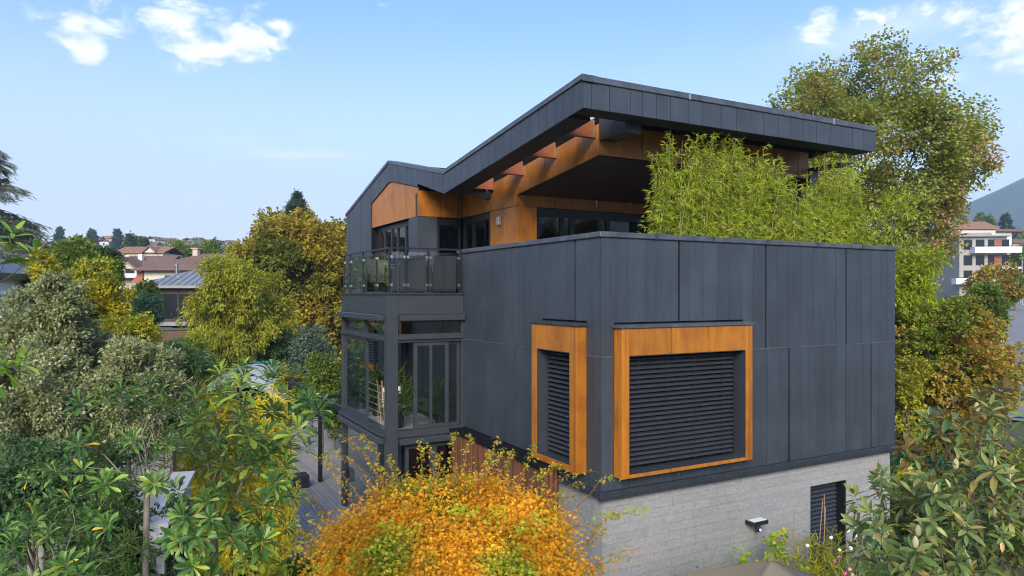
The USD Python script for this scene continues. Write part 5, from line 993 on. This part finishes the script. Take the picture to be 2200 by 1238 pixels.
obj('downpipe', to(MB().tube([(X0 + .35, -4.08, z0), (X0 + .35, -4.08, ez)], .05, 6), c, Rm), 'roof_metal', hA); obj('base_wall', to(MB().box(X0 - .1, 1.0, -5.2, -4.05, z0 - .5, hz(692, d) - .35), c, Rm), 'white_wall', hA); obj('terrace_wall', to(MB().box(X0 - .8, 6, -6.4, -5.21, z0 - .5, hz(706, d)), c, Rm), 'brown_board', hA); obj('terrace_edge', to(MB().box(X0 - .9, 6, -6.5, -5.21, hz(706, d) + .002, hz(704, d) + .05), c, Rm), 'zinc_cap', hA)
obj('flue', to(MB().tube([(-.35, -1.2, hz(610, d)), (-.35, -1.2, hz(568, d))], [.12, .12], 10).tube([(-.35, -1.2, hz(568, d)), (-.35, -1.2, hz(564, d))], [.2, .2], 10), c, Rm), 'steel', hA); obj('wall_light', to(MB().tube([(-1.0, -4.02, hz(634, d)), (-1.0, -4.12, hz(634, d))], [.17, .15], 10), c, Rm), 'lamp_white', hA)
# cream house with brown tile hip roof
d = 78; c, Rm = face_frame(448, d + 4, -.12); z0 = float(ground(*c[:2])); s = d / FPX; ez = hz(578, d); X0 = -(448 - 343) * s
hB = thing('neighbour_house', 'cream walled house with a wide brown tiled hip roof', 'house', (c[0], c[1], z0)); obj('wall', to(MB().box(X0, 6, -4, 5, z0 - .5, ez), c, Rm), 'cream_wall', hB)
rm = MB(); hip(rm, X0, 6, -4, 5, ez, hz(540, d), 1.2, over=.9); rf = obj('roof', to(rm, c, Rm), 'roof_brown', hB)
obj('chimney', to(MB().box(-1.8, -1.2, -.3, .3, hz(565, d), hz(530, d)), c, Rm), 'beige_wall', rf); obj('chimney_cap', to(MB().box(-1.95, -1.05, -.45, .45, hz(530, d), hz(528, d)), c, Rm), 'beige_wall', rf)
obj('window', to(MB().box(X0 + 2.6, X0 + 3.8, -4.05, -3.99, ez - 1.9, ez - .7), c, Rm), 'window_dark', hB); obj('downpipe', to(MB().tube([(X0 + .05, -4.1, z0), (X0 + .05, -4.1, ez)], .06, 6), c, Rm), 'brown_board', hB)
rm = MB(); rm.extrude(Polygon([(X0 - 1.6, hz(607, d)), (X0 - .05, hz(575, d)), (X0 - .05, hz(607, d))]), -3.9, 1, 'xzy'); obj('annexe_roof', to(rm, c, Rm), 'roof_red', hB)
# beige gabled house with balcony
d = 98; c, Rm = face_frame(290, d + 5, .06); z0 = float(ground(*c[:2])); s = d / FPX
hC = thing('neighbour_house', 'beige gabled house with brown roof and a white balcony', 'house', (c[0], c[1], z0)); ez = hz(574, d)
x0_, x1_ = -(290 - 266) * s, (322 - 290) * s
obj('wall', to(MB().box(x0_, x1_, -4, 6, z0 - .5, ez).extrude(Polygon([(x0_, ez), (x1_, ez), ((x0_ + x1_) / 2, hz(556, d))]), -3.99, 6, 'xzy').box(x1_, x1_ + 3.4, -1, 6, z0 - .5, ez), c, Rm), 'beige_wall', hC)
rm = MB(); gable(rm, x0_, x1_, -4, 6, ez, hz(553, d), over=.9, t=.2); rm.extrude(Polygon([(-2.5, hz(575, d)), (2.5, hz(545, d)), (7, hz(575, d)), (7, hz(573, d)), (2.5, hz(543, d)), (-2.5, hz(573, d))]), x0_ - .3, (372 - 290) * s, 'yzx'); rf = obj('roof', to(rm, c, Rm), 'roof_brown', hC)
obj('chimney', to(MB().box(.4, 1.0, 0, .6, hz(556, d), hz(542, d)), c, Rm), 'white_wall', rf); obj('balcony', to(MB().box(x0_ + .4, x1_ + .6, -5.4, -4.02, hz(597, d), hz(589, d)), c, Rm), 'white_wall', hC); obj('pillar', to(MB().box(-.2, .2, -4.3, -3.9, z0, hz(556, d)), c, Rm), 'white_wall', hC)
obj('window', to(MB().box(.55, 1.75, -4.06, -3.99, hz(586, d), hz(577, d)), c, Rm), 'window_dark', hC); obj('window', to(MB().box(x0_ + .4, -.5, -4.06, -3.99, hz(588, d), hz(577, d)), c, Rm), 'window_dark', hC)
# orange roofed house behind
d = 122; c, Rm = face_frame(320, d, 0); z0 = float(ground(*c[:2])); s = d / FPX
hD = thing('neighbour_house', 'house with a light orange brown roof and small front gable, highest of the near roofs', 'house', (c[0], c[1], z0)); obj('wall', to(MB().box(-3.9, 3.9, -3, 4, z0 - .5, hz(546, d)), c, Rm), 'cream_wall', hD)
rm = MB(); gable(rm, -3.9, 3.9, -3, 4, hz(545, d), hz(532, d), along='x', over=.4); gable(rm, 1.0, 2.8, -3.6, 1, hz(543, d), hz(533, d), over=.3); obj('roof', to(rm, c, Rm), 'roof_orange', hD); obj('gable_wall', to(MB().extrude(Polygon([(1.0, hz(545, d)), (2.8, hz(545, d)), (2.8, hz(543, d)), (1.9, hz(534, d)), (1.0, hz(543, d))]), -3.5, -2.9, 'xzy'), c, Rm), 'cream_wall', hD)
# dark roof edge at the left border
d = 21; c, Rm = face_frame(-95, d + 2, .3); z0 = 0.; s = d / FPX
hE = thing('neighbour_house', 'white house with a dark sloping roof edge half hidden at the left border', 'house', (c[0], c[1], 0)); x1_ = 80 * s
obj('wall', to(MB().box(-3.5, x1_, -2, 4, -.2, hz(590, d)), c, Rm), 'white_wall', hE); rm = MB(); gable(rm, -3.5, x1_, -2, 4, hz(588, d), hz(520, d), over=.3, t=.22); obj('roof', to(rm, c, Rm), 'zinc_trim', hE)
# white apartment block at right
d = 140; c, Rm = face_frame(2092, d + 5, -.1); z0 = float(ground(*c[:2])); s = d / FPX
ap_ = thing('apartment_block', 'white apartment block with long balconies and brick wall strips', 'building', (c[0], c[1], z0)); X0, X1 = -52 * s, 58 * s
fl = [hz(608, d), hz(575, d), hz(541, d), hz(508, d)]
obj('wall', to(MB().box(X0, X1 - 1.2, -4, 6, z0 - 1, fl[3]), c, Rm), 'block_wall', ap_)
for i, (a_, b_) in enumerate([(X0 - 4.5, X1 + .2), (X0 + 1, X1 + .5), (X0 - 1, X1 + .6)]):
    z = fl[i]; b0 = obj('balcony', to(MB().box(a_ + 3, b_, -5.8, -4.01, z - .25, z + .95 if i != 1 else z + .1), c, Rm), 'white_wall', ap_)
    for k in range(4): obj('window', to(MB().box(X0 + .8 + k * 2.3, X0 + 2.4 + k * 2.3, -4.06, -3.99, z + .5, z + 2.5), c, Rm), 'window_dark', ap_)
    obj('brick_strip', to(MB().box(X1 - 3.6, X1 - 2.2, -4.09, -3.98, z + .2, z + 2.6), c, Rm), 'rose_wall', ap_)
    obj('rail', to(MB().tube([(a_ + 3, -5.7, z + 1.1), (b_, -5.7, z + 1.1)], .05, 5), c, Rm), 'black_steel', b0)
obj('roof', to(MB().box(X0 - .6, X1 - .6, -4.8, 6.4, fl[3] + .02, fl[3] + .3).box(X0 + 2, X1 - 3.5, -3, 5, fl[3] + .3, fl[3] + .9), c, Rm), 'roof_metal', ap_); obj('penthouse', to(MB().box(X0 - 3, X0 + 1.8, -1, 6, fl[2], hz(492, d)), c, Rm), 'rose_wall', ap_)
d = 175; c, Rm = face_frame(2120, d, .1); z0 = float(ground(*c[:2])); s = d / FPX
t = thing('apartment_block', 'white building with a flat dark brown roof behind the balconies block', 'building', (c[0], c[1], z0)); obj('wall', to(MB().box(-6, 3.2, -4, 6, z0, hz(501, d)), c, Rm), 'white_wall', t); obj('roof', to(MB().box(-9, 8, -5, 7, hz(501, d) + .01, hz(496, d)), c, Rm), 'roof_brown', t); obj('window', to(MB().box(-1, 1.8, -4.05, -3.99, hz(518, d), hz(508, d)), c, Rm), 'window_dark', t)
d = 185; c, Rm = face_frame(2185, d, 0); z0 = float(ground(*c[:2])); t = thing('apartment_block', 'low brown roofed house at the right edge below the wooded hill', 'building', (c[0], c[1], z0)); obj('wall', to(MB().box(-4, 6, -4, 4, z0, hz(523, d)), c, Rm), 'beige_wall', t); rm = MB(); gable(rm, -4, 6, -4, 4, hz(524, d), hz(515, d), along='x'); obj('roof', to(rm, c, Rm), 'roof_brown', t)
d = 160; c, Rm = face_frame(2075, d, 0); z0 = float(ground(*c[:2])); t = thing('apartment_block', 'red tiled house roof showing through the tall maple', 'building', (c[0], c[1], z0)); obj('wall', to(MB().box(-5, 4, -4, 4, z0, hz(495, d)), c, Rm), 'cream_wall', t); rm = MB(); gable(rm, -5, 4, -4, 4, hz(494, d), hz(478, d), along='x'); obj('roof', to(rm, c, Rm), 'roof_orange', t)
c = at(2196, 120); z0 = float(ground(*c[:2])); t = thing('street_light', 'slim street light by the road at the right edge', 'lamp post', (c[0], c[1], z0)); obj('post', MB().tube([(c[0], c[1], z0), (c[0], c[1], z0 + 8)], [.12, .08], 6), 'galvanised', t); obj('lamp_head', MB().box(c[0] - .6, c[0] + .4, c[1] - .15, c[1] + .15, z0 + 8, z0 + 8.15), 'galvanised', t)
# the village on the far hill
q = random.Random(11)
for i in range(72):
    px = q.uniform(95, 505); d = q.uniform(430, 760) if i > 10 else q.uniform(230, 400); c, Rm = face_frame(px, d, q.uniform(-.5, .5)); z0 = float(ground(*c[:2])) - .6; w_, l_, h_ = q.uniform(3.2, 5.5), q.uniform(3, 5), q.uniform(3, 4.6)
    t = thing('hillside_house', 'tiny pale house with pitched roof among trees in the far hillside village', 'house', (c[0], c[1], z0), group='houses on the far hillside')
    obj('wall', to(MB().box(-w_, w_, -l_, l_, z0, z0 + h_), c, Rm), q.choice(('cream_wall', 'block_wall', 'beige_wall', 'beige_wall', 'cream_wall')), t); rm = MB(); gable(rm, -w_, w_, -l_, l_, z0 + h_, z0 + h_ + q.uniform(1.4, 2.2), along=q.choice('xy'), over=.6, t=.25); obj('roof', to(rm, c, Rm), q.choice(('roof_brown', 'roof_brown', 'roof_orange', 'roof_brown')), t)
    for k in range(2): obj('window', to(MB().box(-w_ * .6 + k * w_ * .8, -w_ * .6 + k * w_ * .8 + 1.3, -l_ - .06, -l_ + .01, z0 + h_ - 2.4, z0 + h_ - .9), c, Rm), 'window_dark', t)
# larger far trees one can tell apart
for (px0, px1, y0, y1, d, m_, lab) in [(176, 218, 494, 545, 420, 'lf_spruce', 'dark conifer on the skyline of the village, left one'), (232, 272, 493, 545, 400, 'lf_spruce', 'pair of dark trees on the skyline in the middle of the village'), (268, 300, 500, 560, 260, 'lf_deep', 'big dark tree in front of the village houses'), (300, 318, 508, 560, 240, 'lf_deep', 'dark round tree just right of the big dark one'), (112, 144, 492, 530, 380, 'lf_spruce', 'pointed conifer at the left end of the village'), (345, 425, 513, 580, 135, 'lf_green', 'broad green tree behind the orange brown roof'), (415, 500, 508, 590, 118, 'lf_green', 'green tree behind the cream house chimney'), (475, 530, 520, 600, 100, 'lf_yellowgreen', 'yellow green tree at the left foot of the chestnut'), (365, 382, 510, 545, 300, 'lf_olive', 'thin grey tree on the skyline right of the village'), (60, 110, 530, 600, 90, 'lf_green', 'green tree below the cedar at far left'), (2095, 2135, 455, 505, 330, 'lf_green', 'green tree on the near wooded hill left part'), (2142, 2182, 460, 510, 330, 'lf_spruce', 'dark conifer on the near wooded hill'), (2165, 2220, 520, 600, 150, 'lf_green', 'green tree right of the white apartment block'), (2140, 2225, 585, 650, 105, 'lf_green', 'green trees beside the top of the road')]:
    tree('far_tree', lab, 'tree', px0, px1, y0, y1, d, 5200, d * .0030, d * .0022, m_, K=46, lr=.27 if m_ != 'lf_spruce' else .13, cl=5, shape='cone' if m_ == 'lf_spruce' else 'ellipsoid', tr=.012 * (px1 - px0) / FPX * d + .1, limb=False)
# woods: crowns nobody could count
def crown_proto(path, mat, seed, n=420):
    r_ = np.random.default_rng(seed); K = 12; cen = norm(r_.normal(size=(K, 3))) * r_.random((K, 1)) ** .5 * np.array([.62, .62, .5]); li = r_.integers(0, K, n); du = norm(r_.normal(size=(n, 3))); P = cen[li] + du * .38 * r_.random((n, 1)) ** .4
    v, f, rr_ = leaves(P, norm(du + norm(r_.normal(size=(n, 3))) * .8), norm(du * .5 + [0, 0, .8] + norm(r_.normal(size=(n, 3))) * .5), r_.uniform(.14, .26, n), r_.uniform(.1, .2, n), 'diamond'); put_rnd(usdkit.mesh(stage, path, trimesh.Trimesh(v, f, process=False), LOOK[mat]), rr_)
def instancer(name, label, cat, mats, pts, scales):
    pi = UsdGeom.PointInstancer.Define(stage, '/World/' + name); paths = []
    for k, m_ in enumerate(mats): p = f'/World/{name}/crown_{k:03d}' if k else f'/World/{name}/crown'; crown_proto(p, m_, k + 5); paths.append(p)
    pi.CreatePrototypesRel().SetTargets([Sdf.Path(p) for p in paths]); k = len(pts); r_ = np.random.default_rng(3)
    pi.CreateProtoIndicesAttr(Vt.IntArray.FromNumpy(r_.integers(0, len(mats), k).astype(np.int32))); pi.CreatePositionsAttr(Vt.Vec3fArray.FromNumpy(np.asarray(pts, np.float32))); pi.CreateScalesAttr(Vt.Vec3fArray.FromNumpy(np.asarray(scales, np.float32)))
    a = r_.random(k) * np.pi; o = np.stack([np.cos(a), 0 * a, 0 * a, np.sin(a)], 1); pi.CreateOrientationsAttr(Vt.QuathArray([Gf.Quath(float(x[0]), 0, 0, float(x[3])) for x in o])); setdata(pi.GetPrim(), label=label, category=cat, kind='stuff')
r_ = np.random.default_rng(21)
def scatter(n, th0, th1, r0, r1, size, ok=lambda x, y: True, pw=.5):
    pts, sc = [], []
    while len(pts) < n:
        th = math.radians(r_.uniform(th0, th1)); r = math.sqrt(r_.uniform(r0 ** 2, r1 ** 2)) if pw == .5 else r0 * (r1 / r0) ** r_.random(); dx = math.sin(th) * r; dy = math.cos(th) * r; x = CX + rt[0] * dx + fw[0] * dy; y = CY + rt[1] * dx + fw[1] * dy
        if not ok(x, y): continue
        s = r_.uniform(*size); pts.append((x, y, float(ground(x, y)) + s * .55)); sc.append((s, s, s * r_.uniform(.8, 1.15)))
    return pts, sc
road_pts = cc
def clear(x, y): return np.min(np.hypot(road_pts[:, 0] - x, road_pts[:, 1] - y)) > 9.5
p1, s1 = scatter(1500, -42, -14, 150, 950, (2.0, 4.6), clear, pw=.5); p2, s2 = scatter(350, -14, 25, 130, 900, (3, 6.5), clear, pw=1); p3, s3 = scatter(1300, 27, 44, 210, 620, (4, 7), clear)
instancer('wood', 'wooded slopes of the far hills', 'wood', ['lf_green', 'lf_deep', 'lf_cherry', 'lf_olive'], p1 + p2 + p3, s1 + s2 + s3)
def clear2(x, y):
    if not clear(x, y) or (-1.0 < x < 9.5 and -1 < y < 18): return False
    if -8 < x < 0.5 and 4 < y < 24: return False
    return True
p1, s1 = scatter(240, -40, -12, 13, 60, (.5, 1.15), clear2, pw=1); p2, s2 = scatter(170, 24, 37, 20, 60, (.5, 1.2), clear2, pw=1); p3, s3 = scatter(200, -41, -8, 45, 140, (1.0, 2.2), clear2, pw=1); p4, s4 = scatter(60, 22, 40, 60, 140, (1.0, 2.0), clear2, pw=1)
p5, s5 = scatter(60, -38, -17, 5.5, 10, (.35, .7), clear2, pw=1)
instancer('undergrowth', 'low mixed green undergrowth between the gardens', 'undergrowth', ['lf_green', 'lf_deep', 'lf_hedge', 'lf_cherry'], p1 + p2 + p3 + p4 + p5, s1 + s2 + s3 + s4 + s5)
# the air
obj('haze', MB().box(CX - 3300, CX + 3300, CY - 3300, CY + 3300, -3.0, 520), 'haze', kind='stuff', label='thin bluish haze over the valley')
print('prims', sum(1 for _ in stage.Traverse()))
